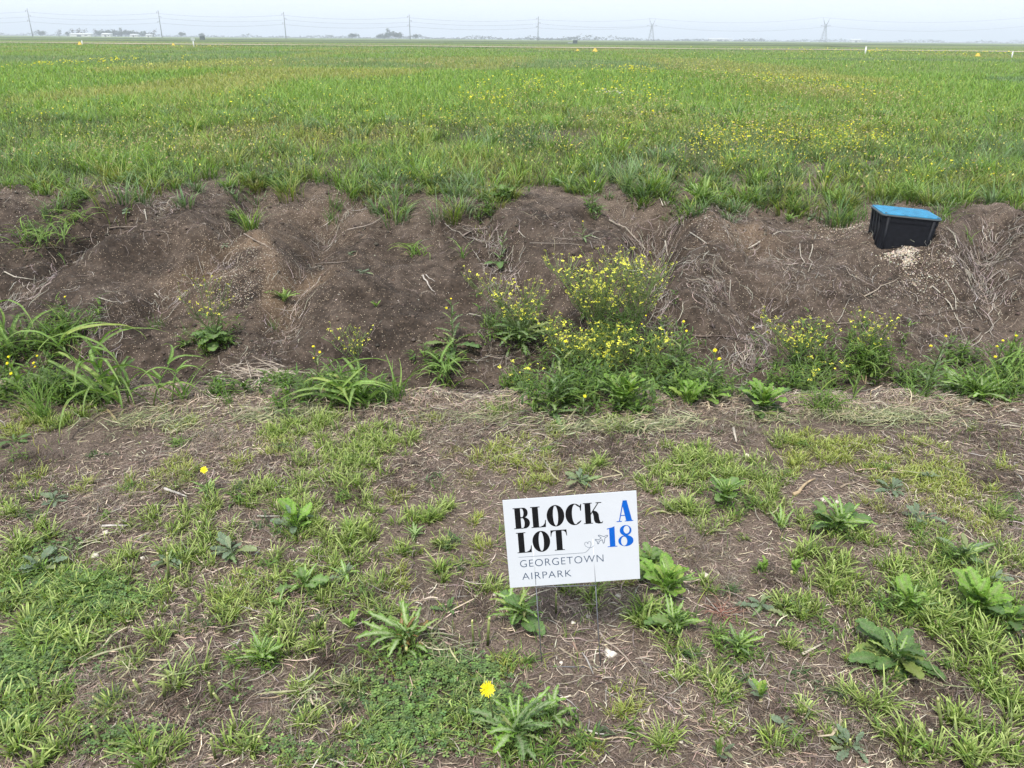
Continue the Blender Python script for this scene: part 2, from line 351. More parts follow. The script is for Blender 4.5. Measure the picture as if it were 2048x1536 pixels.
def berm(pts, hh, wd, label):
    P = np.array(pts, float); n = 120; t = np.linspace(0, len(P)-1, n); X = np.interp(t, range(len(P)), P[:, 0]); Y = np.interp(t, range(len(P)), P[:, 1])
    V = []; prof = [(-.5, -.1), (-.3, .55), (-.1, 1), (.12, .95), (.3, .5), (.5, -.1)]
    for k, (a, z) in enumerate(prof):
        hz = hh*z*(.7+.5*np.abs(vnoise(t*4, 0*t+k, 73)))
        V.append(np.stack([X, Y+a*wd+1.5*vnoise(t*3, 0*t+k*3, 74), .4+hz], -1))
    V = np.stack(V, 1).reshape(-1, 3); T = [[i*6+k, i*6+k+1, (i+1)*6+k+1, (i+1)*6+k] for i in range(n-1) for k in range(5)]
    return tag(link('earth_berm', mesh_np('earth_berm', V, T, None, M_BERM)), label, kind='structure')
berm([(-190, 300), (-60, 300), (40, 305), (120, 300)], .35, 14, 'low grassy earth berm across the middle of the far field')
berm([(-330, 500), (-100, 470), (150, 460), (400, 480)], .45, 30, 'long darker ridge of turf just below the horizon')

# ================================================================== HAZE
haze = Acc(); haze.box((-3900, -330, -2.0), (3900, 4120, 52.0)); hm, ht, hn, hl = new_mat('haze_air')
pv = N(hn, 'ShaderNodeVolumePrincipled', inputs={'Color': (.86, .94, 1.0, 1), 'Density': .00042, 'Anisotropy': 0.0})
ho = N(hn, 'ShaderNodeOutputMaterial'); hl.new(pv.outputs[0], ho.inputs['Volume'])
tag(link('haze', haze.mesh('haze', hm)), 'pale haze lying over the whole field', kind='stuff')

# ================================================================== HORIZON: power lines, pylons, trees, farm
M_POLE = plain('weathered_wood_pole', (.13, .13, .13), .8, bscale=3)
M_STEEL = plain('galvanised_steel', (.19, .20, .21), .6, bscale=3)
M_WIRE = plain('wire', (.13, .13, .14), .6, bscale=1)
YP = 900.; pole_tops = [(57.5, 17), (317.5, 20), (568, 24), (818.5, 29), (1076, 33)]; pole_base = [63.5, 323.5, 571.5, 820.5, 1076.5]
lv = [[], [], []]
for i, ((tx, ty), bx) in enumerate(zip(pole_tops, pole_base)):
    top = atY(tx, ty, YP); base = atY(bx, 80, YP); x = (top[0]+base[0])/2; zb = float(H(x, YP)); hgt = top[2]-zb
    t = thing('utility_pole', (x, YP, zb), ['first tall wooden power pole at the far left of the horizon', 'second power pole from the left, right of the farmstead trees', 'third power pole from the left', 'fourth power pole from the left, a little right of the farthest grey trees', 'fifth power pole, rightmost of the wooden ones, near the middle of the horizon'][i], 'power pole', 'wooden power poles along the horizon')
    a = Acc(); a.tube([(0, 0, 0), (0, 0, hgt)], .42, .26, (0, 0, 0), 7); link('pole', a.mesh('pole', M_POLE), t)
    for k, (f, sgn) in enumerate([(.93, -1), (.76, 1), (.59, -1)]):
        b = Acc(); b.box((-.1, -.12, 0), (2.1, .12, .25)); b.box((1.9, -.15, -1.2), (2.15, .15, .05))
        o = link('arm', b.mesh('arm', M_POLE), t, (0, 0, hgt*f), (0, 0, 0 if sgn > 0 else math.pi))
        lv[k].append((x+sgn*2, YP-.1, zb+hgt*f-1.2))
YT = 1150.; tw = []
def tower(px_t, py_t, px_b, label):
    top = atY(px_t, py_t, YT); x = (top[0]+atY(px_b, 80, YT)[0])/2; zb = float(H(x, YT)); hh = top[2]-zb
    t = thing('lattice_tower', (x, YT, zb), label, 'pylon', 'steel pylons on the horizon')
    W = lambda z: np.interp(z, [0, .55, .72, 1], [7.5, 2.4, 1.6, 1.4])
    a = Acc(); r = .13; zs = [0, .16, .30, .42, .52, .60, .68]
    cor = lambda z: [(sx*W(z)/2, sy*W(z)/2, z*hh) for sx, sy in ((-1, -1), (1, -1), (1, 1), (-1, 1))]
    for z0, z1 in zip(zs[:-1], zs[1:]):
        c0, c1 = cor(z0), cor(z1)
        for k in range(4):
            a.tube([c0[k], c1[k]], r, r, (0, 0, 0), 3); a.tube([c0[k], c1[(k+1) % 4]], r*.6, r*.6, (0, 0, 0), 3)
            a.tube([c0[(k+1) % 4], c1[k]], r*.6, r*.6, (0, 0, 0), 3); a.tube([c1[k], c1[(k+1) % 4]], r*.6, r*.6, (0, 0, 0), 3)
    link('body', a.mesh('body', M_STEEL), t)
    for sgn in (-1, 1):
        b = Acc(); 
        for dy in (-.6, .6): 
            b.tube([(sgn*.7, dy, .66*hh), (sgn*2.6, dy*.5, .84*hh), (sgn*4.6, 0, hh)], r*1.3, r, (0, 0, 0), 3)
            b.tube([(0, dy, .70*hh), (sgn*3.4, dy*.4, .86*hh)], r*.8, r*.8, (0, 0, 0), 3)
        for f0, f1 in ((.76, .8), (.84, .88), (.9, .95)): b.tube([(sgn*np.interp(f0, [.66, 1], [.7, 4.6]), -.4, f0*hh), (sgn*np.interp(f1, [.66, 1], [.7, 4.6]), .4, f1*hh)], r, r, (0, 0, 0), 3)
        link('horn', b.mesh('horn', M_STEEL), t)
        b = Acc(); b.tube([(0, -.5, .70*hh), (sgn*6, 0, .69*hh)], r, r, (0, 0, 0), 3); b.tube([(0, .5, .62*hh), (sgn*6, 0, .68*hh)], r, r, (0, 0, 0), 3); b.tube([(0, -.5, .62*hh), (sgn*6, 0, .68*hh)], r, r, (0, 0, 0), 3)
        b.tube([(sgn*5.9, 0, .69*hh), (sgn*5.9, 0, .65*hh)], .25, .25, (0, 0, 0), 5); link('crossarm', b.mesh('crossarm', M_STEEL), t)
    tw.append((x, zb, hh)); return t
tower(1304.5, 36, 1303, 'left one of the two steel lattice pylons on the horizon')
tower(1653, 35, 1648, 'right one of the two steel lattice pylons on the horizon')
def wire(pts, sag, label, rad=.085):
    P = []
    for a, b in zip(pts[:-1], pts[1:]):
        for k in range(16):
            s = k/16; p = np.array(a)*(1-s)+np.array(b)*s; p[2] -= sag*4*s*(1-s); P.append(p)
    P.append(np.array(pts[-1])); a = Acc(); a.tube(P, rad, rad, (0, 0, 0), 3, cap=False)
    return tag(link('power_line', a.mesh('power_line', M_WIRE)), label, 'power line', 'power lines across the horizon')
for k in range(3):
    L0 = list(lv[k]); dx = L0[1][0]-L0[0][0]; L0 = [(L0[0][0]-dx, YP, L0[0][2]+.5)]+L0
    x0, z0, h0 = tw[0]; L0.append((x0-5.9 if k else x0, YT, z0+h0*(.98, .66, .63)[k]))
    wire(L0, 2.6, ['topmost sagging wire strung between the wooden power poles', 'middle sagging wire strung between the wooden power poles', 'lowest sagging wire strung between the wooden power poles'][k])
for k, (f, sx) in enumerate([(1.0, -4.6), (.655, 5.9)]):
    (x0, z0, h0), (x1, z1, h1) = tw; ex = x1+(x1-x0)*1.15
    wire([(x0+sx, YT, z0+h0*f), (x1+sx, YT, z1+h1*f), (ex, YT, z1+h1*f+2)], 6.0, ['upper wire sagging between the steel pylons and off to the right', 'lower wire sagging between the steel pylons and off to the right'][k])

def crown_mesh(seed, wr=1., hr=1., n=420, c=(.045, .065, .03)):
    r = np.random.default_rng(seed); a = Acc()
    cl = r.normal(size=(9, 3))*np.array([.32*wr, .32*wr, .22*hr])+np.array([0, 0, .62*hr])
    p = cl[r.integers(0, 9, n)]+r.normal(size=(n, 3))*np.array([.13*wr, .13*wr, .11*hr]); p[:, 2] = np.maximum(p[:, 2], .12)
    s = .05+.06*r.random(n); A = r.normal(size=(n, 3, 3))*s[:, None, None]
    V = p[:, None]+A; Cc = np.repeat(np.array(c)[None]*(.6+.8*r.random((n, 1))), 3, 0)
    a.add(V.reshape(-1, 3), np.arange(3*n).reshape(-1, 3), Cc.reshape(-1, 3)); return a.mesh('crown', M_FAR)
crowns = [crown_mesh(i, 1.1+.15*(i % 3), .9+.1*(i % 2)) for i in range(4)] + [crown_mesh(9, 1.0, 1.1, 130, (.09, .075, .06))]
tm_ = Acc(); tm_.tube([(0, 0, 0), (0, 0, .4), (.05, 0, .7)], .035, .015, (.07, .06, .05), 5); TRUNK = tm_.mesh('trunk', M_FAR)
def far_tree(px, top_py, Y, label, group, kind=0, wide=1.):
    p = atY(px, 78, Y); zb = float(H(p[0], Y)); h = atY(px, top_py, Y)[2]-zb
    t = thing('tree', (p[0], Y, zb-.2), label, 'tree', group, random.uniform(0, 6)); s = (h*wide, h*wide, h)
    link('crown', crowns[kind], t, scale=s); link('trunk', TRUNK, t, scale=s)
def horizon_y(px): return 69.5+15.5*px/2048
tl = [ # px, height in px, kind, width, label
 (86, 8, 2, 1, 'small round tree alone between the first pole and the farmstead'), (121, 7, 4, 1, 'bare grey tree left of the farmstead'), (136, 6, 1, .8, 'short tree by the left end of the farmstead'),
 (147, 8, 4, 1, 'second bare tree left of the farmstead'), (160, 9, 4, 1, 'bare tree nearest the pale barn'), (170, 8, 4, .9, 'low bare tree by the pale barn'), (193, 8, 4, .9, 'thin bare tree at the farmstead edge'),
 (205, 10, 0, 1.2, 'dark tree at the left of the farmstead grove'), (218, 10, 1, 1.3, 'second dark tree of the farmstead grove'), (232, 10, 2, 1.3, 'broad dark tree in the farmstead grove'), (245, 10, 3, 1.1, 'fourth dark tree of the farmstead grove'),
 (253, 12, 0, 1.0, 'tallest dark tree of the farmstead grove'), (266, 9, 1, 1.3, 'rounded tree right of the tallest farmstead tree'), (280, 7, 2, 1.2, 'low tree towards the right end of the farmstead grove'), (293, 6, 3, 1.2, 'dark low tree beside the farm shed'),
 (309, 8, 4, .9, 'bare tree just left of the second power pole'), (363, 7, 1, .9, 'lone dark tree right of the second power pole'), (405, 5, 2, 1.2, 'small tree behind the dark utility box'),
 (704, 7, 1, 1.3, 'pale tree far left of the grey middle clump'), (760, 7, 0, 1, 'small tree left of the grey middle clump'), (776, 12, 3, 1.1, 'tall grey tree of the clump left of the fourth pole'), (786, 13, 0, 1.1, 'tallest grey tree of the clump left of the fourth pole'), (797, 9, 2, 1, 'right hand tree of the clump left of the fourth pole'),
 (833, 6, 1, 1, 'small tree right of the fourth pole')]
for px, hp, k, wd, lab in tl: far_tree(px, horizon_y(px)-hp-1, 1500, lab, 'single trees along the horizon', k, wd)
def wood(name, px0, px1, Y, hpx, label, seed):
    r = np.random.default_rng(seed); a = Acc(); x0 = atY(px0, 80, Y)[0]; x1 = atY(px1, 80, Y)[0]; n = int((x1-x0)/4.0*8)
    x = x0+(x1-x0)*r.random(n); env = np.clip(.45+.75*vnoise(x*.02, 0*x, seed)+.35*vnoise(x*.09, 0*x, seed+1), .12, 1.5)*(hpx*Y/F)
    z = .4+env*r.random(n)**.8; y = Y+60*(r.random(n)-.5); s = 1.2+1.8*r.random(n)
    V = np.stack([x, y, z], -1)[:, None]+r.normal(size=(n, 3, 3))*s[:, None, None]*np.array([1.3, .8, .7]); V[..., 2] = np.maximum(V[..., 2], .2)
    C = np.repeat(np.array([[.045, .06, .035]])*(.6+.8*r.random((n, 1))), 3, 0)
    a.add(V.reshape(-1, 3), np.arange(3*n).reshape(-1, 3), C.reshape(-1, 3)); tag(link(name, a.mesh(name, M_FAR)), label, 'wood', kind='stuff')
wood('distant_wood', -80, 640, 2600, 5, 'faint blue line of far woods along the left horizon', 3)
wood('distant_wood', 640, 1530, 2300, 6, 'faint line of far trees along the middle of the horizon', 7)
wood('distant_wood', 1060, 1200, 1900, 8, 'darker far trees right of the fifth power pole', 17)
wood('distant_wood', 1500, 2150, 3000, 6, 'faint blue line of far woods along the right horizon', 11)
M_WALL = plain('pale_wall', (.62, .62, .6), .8, bscale=2); M_ROOF = plain('white_metal_roof', (.7, .71, .72), .5, bscale=2); M_DARKOP = plain('shade_opening', (.05, .05, .055), .8)
def farm(px, Y, L, D, hh, name, label):
    p = atY(px, 80, Y); zb = float(H(p[0], Y)); t = thing(name, (p[0], Y, zb), label, 'building')
    a = Acc(); a.box((-L/2, -D/2, -.2), (L/2, D/2, hh)); link('wall', a.mesh('wall', M_WALL), t)
    V = [(-L/2-.5, -D/2-.5, hh+.01), (L/2+.5, -D/2-.5, hh+.01), (L/2+.5, D/2+.5, hh+.01), (-L/2-.5, D/2+.5, hh+.01), (-L/2-.5, 0, hh*1.5), (L/2+.5, 0, hh*1.5)]
    a = Acc(); a.add(V, [[0, 1, 5], [0, 5, 4], [2, 3, 4], [2, 4, 5], [0, 4, 3], [1, 2, 5], [0, 3, 1], [1, 3, 2]], (0, 0, 0)); link('roof', a.mesh('roof', M_ROOF), t)
    a = Acc(); a.box((-.16*L, -D/2-.06, -.1), (.05*L, -D/2+.2, hh*.75)); link('door', a.mesh('door', M_DARKOP), t)
    a = Acc(); a.box((.2*L, -D/2-.05, hh*.35), (.34*L, -D/2+.2, hh*.7)); link('window', a.mesh('window', M_DARKOP), t)
farm(216, 1350, 14, 9, 3.6, 'farmhouse', 'white roofed farmhouse among the dark trees at the left')
farm(165, 1420, 34, 10, 3.4, 'barn', 'long pale barn between bare trees left of the farmhouse')
farm(271, 1360, 12, 8, 3.0, 'shed', 'small white shed at the right of the farmstead grove')
farm(300, 1330, 9, 6, 2.8, 'shed', 'low shed just left of the second power pole')
farm(1440, 2300, 60, 20, 5, 'barn', 'long white building faint on the horizon left of the right pylon')
farm(1712, 2200, 26, 14, 5, 'barn', 'tiny white building faint on the horizon right of the right pylon')

# small things in the far field
M_CONE = plain('yellow_plastic', (.58, .40, .05), .7, bscale=5); M_WHITE = plain('white_pvc', (.72, .73, .74), .5, bscale=5); M_GBOX = plain('green_grey_cabinet', (.07, .09, .09), .6, bscale=5); M_GBOX2 = plain('pale_grey_cabinet', (.42, .46, .45), .6, bscale=5)
def far_on(px, py):
    p = at(px, py); return p
def marker(px, py, s, label):
    p = far_on(px, py); t = thing('field_marker', p, label, 'field marker', 'yellow pyramid markers by the track', .5)
    a = Acc(); b = [(-.5, -.5, .06), (.5, -.5, .06), (.5, .5, .06), (-.5, .5, .06)]; c = [(-.12, -.12, .8), (.12, -.12, .8), (.12, .12, .8), (-.12, .12, .8)]
    a.add(np.array(b+c)*s, [[0, 1, 5], [0, 5, 4], [1, 2, 6], [1, 6, 5], [2, 3, 7], [2, 7, 6], [3, 0, 4], [3, 4, 7], [4, 5, 6], [4, 6, 7]], (0, 0, 0)); link('cone', a.mesh('cone', M_CONE), t)
    a = Acc(); a.box((-.6*s, -.6*s, -.25), (.6*s, .6*s, .06*s)); link('base', a.mesh('base', M_CONE), t)
marker(160, 90, .7, 'yellow pyramid marker near the left edge of the far field'); marker(347, 91.5, .55, 'yellow pyramid marker below the second power pole')
marker(1155, 103, .42, 'left one of the two yellow markers close together mid field'); marker(1190, 104, .6, 'right one of the two yellow markers close together mid field'); marker(1955, 113, .5, 'orange yellow marker among the flowers at the far right')
def post(px, py, hpx, wpx, label, plate=False):
    p = far_on(px, py); D = depth(p); t = thing('marker_post', p, label, 'post', 'white marker posts in the field', .2); hh = hpx*D/F; r = wpx*D/F/2
    a = Acc(); a.tube([(0, 0, -.2), (0, 0, hh)], r, r, (0, 0, 0), 8); link('post', a.mesh('post', M_WHITE), t)
    a = Acc()
    if plate: a.box((-3.2*r, -r*1.5, hh*.75), (3.2*r, -r*.9, hh*1.15)); link('plate', a.mesh('plate', M_GBOX2), t)
    else: a.tube([(0, 0, hh*.97), (0, 0, hh*1.06)], r*1.25, r*1.0, (0, 0, 0), 8); link('cap', a.mesh('cap', M_WHITE), t)
post(388, 95, 17, 2.4, 'white post with a small grey plate left of the dark utility box', True); post(1730, 108, 13, 3, 'white post standing among the yellow flowers below the right pylon')
post(2023, 116, 12, 2.4, 'thin white post near the right edge of the field'); post(165, 90, 8, 1.6, 'short white post behind the leftmost yellow marker')
def cabinet(px, py, wpx, hpx, m1, name, label):
    p = far_on(px, py); D = depth(p); W_ = wpx*D/F; hh = hpx*D/F; t = thing(name, p, label, 'utility cabinet', None, .15)
    a = Acc(); a.box((-W_/2, -W_*.35, -.3), (W_/2, W_*.35, hh*.9)); link('body', a.mesh('body', m1), t)
    a = Acc(); a.box((-W_*.54, -W_*.39, hh*.9+.004), (W_*.54, W_*.39, hh)); link('lid', a.mesh('lid', m1), t)
    a = Acc(); a.box((-W_*.42, -W_*.35-.02, hh*.1), (W_*.42, -W_*.35+.03, hh*.8)); link('door', a.mesh('door', m1), t)
cabinet(405, 78.5, 9, 7, M_GBOX, 'utility_cabinet', 'dark square utility cabinet far off at the left'); cabinet(1150, 87, 8, 6, M_GBOX, 'utility_cabinet', 'dark utility cabinet far off near the middle of the field')
cabinet(1140, 87.5, 8, 3, M_GBOX2, 'utility_cabinet', 'low pale cabinet beside the dark one near mid field')

# ================================================================== FIELD GRASS
G_MID = [(.145, .245, .045), (.18, .28, .052), (.115, .195, .05), (.22, .30, .062)]
G_OLV = [(.24, .27, .075), (.28, .27, .09), (.22, .24, .075)]
G_BLU = [(.12, .19, .08), (.15, .22, .095)]
G_YEL = [(.18, .24, .05), (.22, .25, .07)]
def field_pts(n, d0, d1, half=.80):
    dd = np.exp(np.log(d0)+(np.log(d1)-np.log(d0))*rng.random(n)); x = (rng.random(n)*2-1)*(half*dd+.8); return x, dd
def start_mask(x, y):   # the grass begins at the crest, raggedly
    c = crest_y(x); return y-c+.75+.95*fbm(x*1.3, y*1.3, 3, 81)
fg = Acc()
# near field, individual blades
n = 105000; x, y = field_pts(n, 7.6, 17); m = start_mask(x, y)
bare = fbm(x*.9, y*.6, 2, 83)
BARE = [(at(*p)[:2], q) for p, q in (((1150, 285), .9), ((1165, 270), .7), ((640, 335), .7), ((1460, 410), .5), ((1250, 300), .5), ((930, 395), .4), ((1600, 350), .5), ((1740, 330), .5), ((1560, 300), .5), ((60, 385), .5), ((1360, 310), .45))]
def bare_of(x, y):
    b_ = 0
    for c_, q in BARE: b_ = b_+np.exp(-(((x-c_[0])/q)**2+((y-c_[1])/(q*.8))**2))
    return np.clip(b_, 0, 1)
keep = (rng.random(n) < np.clip(m*.9, 0, 1))*(rng.random(n) < np.clip(1.15-1.1*np.clip(bare*2.2, 0, 1)*np.exp(-(y-10)/4.5), 0, 1))*(rng.random(n) > .9*bare_of(x, y))
x, y = x[keep], y[keep]; n = len(x); z = H(x, y)
tall = .5+.8*(vnoise(x*.7, y*.5, 85)*.5+.5); hue = vnoise(x*.5, y*.35, 87)+.4*(rng.random(n)-.5)
cb = np.where((hue > .4)[:, None], pick(G_OLV, n), np.where((hue < -.3)[:, None], pick(G_BLU, n), pick(G_MID, n)))
ramp_h = np.clip((y-crest_y(x)+.6)/1.6, .35, 1)
blades(fg, np.stack([x, y, z], -1), (.10+.22*rng.random(n))*tall*ramp_h, (.0045+.0055*rng.random(n))*(y/11), rng.random(n)*6.28, .2+.9*rng.random(n)**1.5, .1+.5*rng.random(n)**2, cb*.38, cb*1.45, 3)  # bases darkened, tips lightened: shade between blades painted into the colour
# leafy tussocks of coarser grass near the crest
nt_ = 1100; tx, ty = field_pts(nt_, 8.0, 20); k = ((start_mask(tx, ty) > .1)*(bare_of(tx, ty) < .4) | ((start_mask(tx, ty) > -.7)*(rng.random(nt_) < .30))); tx, ty = tx[k], ty[k]
for i in range(len(tx)):
    nb = random.randint(24, 60); rr = .05+.12*random.random(); a = rng.random(nb)*6.28; q = rr*rng.random(nb)**.6
    px_, py_ = tx[i]+np.cos(a)*q, ty[i]+np.sin(a)*q; cc = pick([G_MID, G_BLU, G_MID, G_YEL][random.randint(0, 3)], nb, .2)
    hs = .6+.7*random.random()
    blades(fg, np.stack([px_, py_, H(px_, py_)], -1), hs*(.15+.24*rng.random(nb)), (.009+.010*rng.random(nb))*(ty[i]/11), a+.5*rng.normal(size=nb), .25+.7*rng.random(nb), .1+.5*rng.random(nb), cc*.42, cc*1.4, 4)  # tussock colour carries painted shade at the base, light at the tip
# tongues of grass spilling down the bank top
for (px, py, rx, ry, n_) in [(130, 385, 60, 16, 12), (60, 372, 50, 10, 8), (340, 372, 60, 10, 10), (560, 372, 70, 14, 18), (500, 385, 50, 16, 10), (760, 385, 60, 16, 12), (900, 385, 70, 16, 14), (985, 400, 50, 24, 12), (1160, 385, 60, 16, 12), (1290, 395, 60, 20, 14), (1410, 410, 60, 26, 18), (1560, 405, 80, 18, 16), (1500, 398, 60, 14, 12), (1680, 410, 50, 16, 10), (1900, 410, 60, 20, 12), (2010, 395, 50, 14, 8), (1830, 395, 60, 14, 12)]:
    for i in range(n_):
        p = at(px+random.gauss(0, .5)*rx, py+random.gauss(0, .6)*ry); nb = random.randint(18, 46); rr = .04+.09*random.random(); a = rng.random(nb)*6.28; q = rr*rng.random(nb)**.6
        px_, py_ = p[0]+np.cos(a)*q, p[1]+np.sin(a)*q; cc = pick([G_MID, G_BLU, G_MID, G_OLV][random.randint(0, 3)], nb, .2)*.9
        blades(fg, np.stack([px_, py_, H(px_, py_)], -1), (.4+.6*random.random())*(.12+.2*rng.random(nb)), .006+.009*rng.random(nb), a+.6*rng.normal(size=nb), .3+.8*rng.random(nb), .2+.5*rng.random(nb), cc*.45, cc*1.35, 4)  # same painted shading: dark foot, light tip
# middle and far
for (n, d0, d1, sg) in ((120000, 16, 45, 2), (150000, 40, 190, 1), (40000, 170, 420, 1)):
    x, y = field_pts(n, d0, d1); z = H(x, y); hue = fbm(x*.12, y*.045, 3, 91)+.5*(rng.random(n)-.5); k2 = vnoise(x*.03, y*.05, 93)
    trk = (np.abs(y-np.interp(x, [-170, -90, 0, 80, 170], [205, 190, 178, 168, 160])) < 9) & (y < 240); ok = ~trk; x, y, z, hue, k2 = x[ok], y[ok], z[ok], hue[ok], k2[ok]; n = len(x)
    cb = np.where((hue > .5)[:, None], pick(G_OLV, n), np.where((k2 < -.45)[:, None], pick(G_BLU, n), pick(G_MID, n)))
    blades(fg, np.stack([x, y, z], -1), (.13+.2*rng.random(n))*np.where(y > 190, .5, 1)*(1+.3*vnoise(x*.3, y*.2, 95)), (.007+.0065*rng.random(n))*(y/11)**.93, rng.random(n)*6.28, .2+.8*rng.random(n), .1+.3*rng.random(n), cb*.6, cb*1.3, sg)  # milder painted shade from base to tip
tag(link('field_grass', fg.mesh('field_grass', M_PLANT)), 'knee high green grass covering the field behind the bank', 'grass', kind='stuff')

# field wildflowers: small heads on wiry stems, in drifts
ff = Acc(); fs = Acc()
def heads(x, y, hgt, size, colr, stem=(.13, .15, .05)):
    n = len(x); z = H(x, y); top = np.stack([x+.04*rng.normal(size=n), y+.04*rng.normal(size=n), z+hgt], -1)
    s = size[:, None, None]; tri = rng.normal(size=(n, 2, 3, 3))*.42*s[:, None]*np.array([1, 1, .6])
    V = top[:, None, None]+tri; T = np.arange(n*6).reshape(-1, 3); ff.add(V.reshape(-1, 3), T, np.repeat(colr, 6, 0))
    st = pick([stem], n); blades(fs, np.stack([x, y, z], -1), hgt, np.maximum(.003, .0005*y), rng.random(n)*6.28, .1, 0.02, st, st, 1)
YEL, YEL2, TAN, PINK = (.85, .76, .04), (.78, .72, .16), (.50, .40, .24), (.52, .36, .26)
def drift(px, py, rpx, rpy, n, colr, size, h0, h1):
    """an elliptic drift of flowers around the ground seen at a pixel"""
    c = at(px, py); a = at(px+rpx, py); up = at(px, py-rpy); dn = at(px, min(py+rpy, 1500))
    rx = abs(a[0]-c[0]); ry = abs(up[1]-dn[1])/2; cy = (up[1]+dn[1])/2
    n = int(n*1.7); x = c[0]+rng.normal(size=n)*rx*.55; y = cy+rng.normal(size=n)*ry*.6; k = (rng.random(n) < .45+1.1*fbm(x*1.1, y*.5, 2, 141)) & (y > crest_y(x)-.1) & (y < 220); x, y = x[k], y[k]; n = len(x)
    heads(x, y, h0+(h1-h0)*rng.random(n), size*1.25*(.6+.8*rng.random(n))*np.maximum(1, y/14)**.65, np.clip(pick([colr], n, .2), 0, 1))
drift(1080, 215, 200, 50, 420, YEL, .022, .2, .42); drift(1260, 208, 80, 30, 150, YEL, .024, .2, .4); drift(1650, 190, 80, 26, 200, YEL, .026, .25, .45)
drift(1850, 109, 190, 6, 380, YEL, .03, .3, .5); drift(115, 138, 30, 8, 110, YEL, .026, .25, .4); drift(175, 130, 20, 6, 60, YEL, .026, .25, .4); drift(280, 128, 40, 9, 90, YEL, .026, .25, .4)
drift(1260, 150, 60, 10, 220, YEL, .024, .25, .4); drift(940, 240, 90, 30, 160, YEL, .022, .2, .35); drift(360, 98, 30, 4, 60, YEL2, .03, .3, .45)
drift(1700, 130, 280, 14, 400, YEL2, .02, .2, .4); drift(1500, 165, 260, 30, 500, YEL2, .016, .2, .4); drift(1850, 190, 240, 60, 900, YEL2, .014, .15, .4)
drift(1560, 330, 260, 50, 1100, YEL, .018, .15, .4); drift(1850, 330, 200, 50, 500, YEL, .018, .15, .35); drift(640, 140, 500, 16, 900, TAN, .018, .25, .4); drift(350, 140, 180, 12, 380, YEL2, .02, .25, .4)
drift(1300, 145, 700, 14, 1200, PINK, .016, .25, .4); drift(1850, 250, 300, 90, 2600, TAN, .018, .2, .45); drift(1500, 290, 420, 70, 3000, TAN, .018, .15, .4)
drift(1100, 250, 350, 60, 1500, TAN, .014, .2, .4); drift(300, 320, 340, 34, 900, TAN, .016, .12, .3); drift(1220, 205, 30, 6, 40, (.62, .55, .6), .022, .25, .35); drift(420, 92, 600, 5, 900, PINK, .022, .25, .35); drift(1100, 106, 800, 5, 1300, TAN, .02, .25, .35)
drift(60, 260, 60, 30, 40, YEL, .026, .2, .35); drift(500, 250, 420, 60, 120, YEL, .02, .2, .35); drift(1700, 260, 320, 60, 260, YEL, .018, .2, .4)
drift(1000, 300, 1000, 80, 1400, YEL2, .014, .15, .4); drift(1000, 200, 1100, 60, 800, YEL, .014, .2, .4); drift(300, 215, 900, 50, 260, YEL2, .018, .2, .35)
tag(link('field_wildflowers', ff.mesh('field_wildflowers', M_PETAL)), 'drifts of tiny yellow and tan flower heads over the field', 'wildflowers', kind='stuff')
tag(link('flower_stems', fs.mesh('flower_stems', M_PLANT)), 'wiry green stems of the field flowers', 'stems', kind='stuff')

# ================================================================== LITTER, STRAW, GRIT
STRAW = [(.36, .28, .21), (.46, .37, .28), (.24, .185, .145), (.17, .13, .11), (.30, .23, .185), (.60, .52, .40)]
GREYS = [(.28, .24, .21), (.35, .30, .27), (.20, .165, .145), (.42, .37, .32)]
DARKS = [(.13, .095, .08), (.17, .13, .11), (.10, .075, .065)]
st = Acc()
def near_pts(n, y0, y1, half=.78): y = np.sqrt(y0*y0+(y1*y1-y0*y0)*rng.random(n)); return (rng.random(n)*2-1)*(half*y+.6), y
n = 205000; x, y = near_pts(n, 1.15, 4.6); dens = np.clip(.6+.55*fbm(x*.9, y*1.1, 3, 101), .06, 1); k = rng.random(n) < dens*.85; x, y = x[k], y[k]; n = len(x)
flow = 3.0*vnoise(x*1.6, y*1.6, 103)
lying(st, x, y, .015+.06*rng.random(n)**1.8, .0013+.0028*rng.random(n)**2.5, flow+rng.normal(size=n)*.9, np.where((rng.random(n) < .25)[:, None], pick(DARKS, n), pick(STRAW, n)), 2, .006, .5, .14)
n = 7000; x, y = near_pts(n, 1.15, 4.6); k = fbm(x*1.1, y*1.1, 2, 105) > -.1; x, y = x[k], y[k]; n = len(x)
lying(st, x, y, .03+.10*rng.random(n)**1.6, .0016+.0035*rng.random(n)**2, rng.random(n)*6.28, pick(STRAW+GREYS, n)*.85, 3, .012, .3, .15)
tag(link('straw_litter', st.mesh('straw_litter', M_STRAW)), 'dry mown straw matted over the dirt verge', 'straw', kind='stuff')
# wilted green clippings in windrows along the ditch edge
cl_ = Acc()
def windrow(px, py, rx, ry, n, cols, L0=.05, L1=.10, wd=.004):
    c = at(px, py); D = depth(c); x = c[0]+rng.normal(size=n)*rx*D/F*.6; e = np.linalg.norm(at(px, py-ry)[:2]-c[:2]); y = c[1]+rng.normal(size=n)*e*.6+.10*fbm(x*2.2, x*0+px, 2, 131); k = rng.random(n) < np.clip(.55+1.2*fbm(x*2.5, y*4, 2, 133), 0, 1); x, y = x[k], y[k]; n = len(x)
    lying(cl_, x, y, L0+L1*rng.random(n), .0015+wd*rng.random(n)**1.5, rng.normal(size=n)*1.1, pick(cols, n), 3, .016, .6, .25)
PALEG = [(.26, .27, .14), (.36, .35, .20), (.18, .21, .10), (.40, .36, .24), (.14, .16, .08)]
for a in [(1850, 838, 200, 12, 1500), (1450, 845, 220, 12, 900), (300, 850, 120, 16, 900), (480, 850, 100, 14, 900), (590, 840, 60, 14, 500), (960, 850, 140, 14, 500), (1200, 860, 120, 10, 400)]: windrow(*a, PALEG)
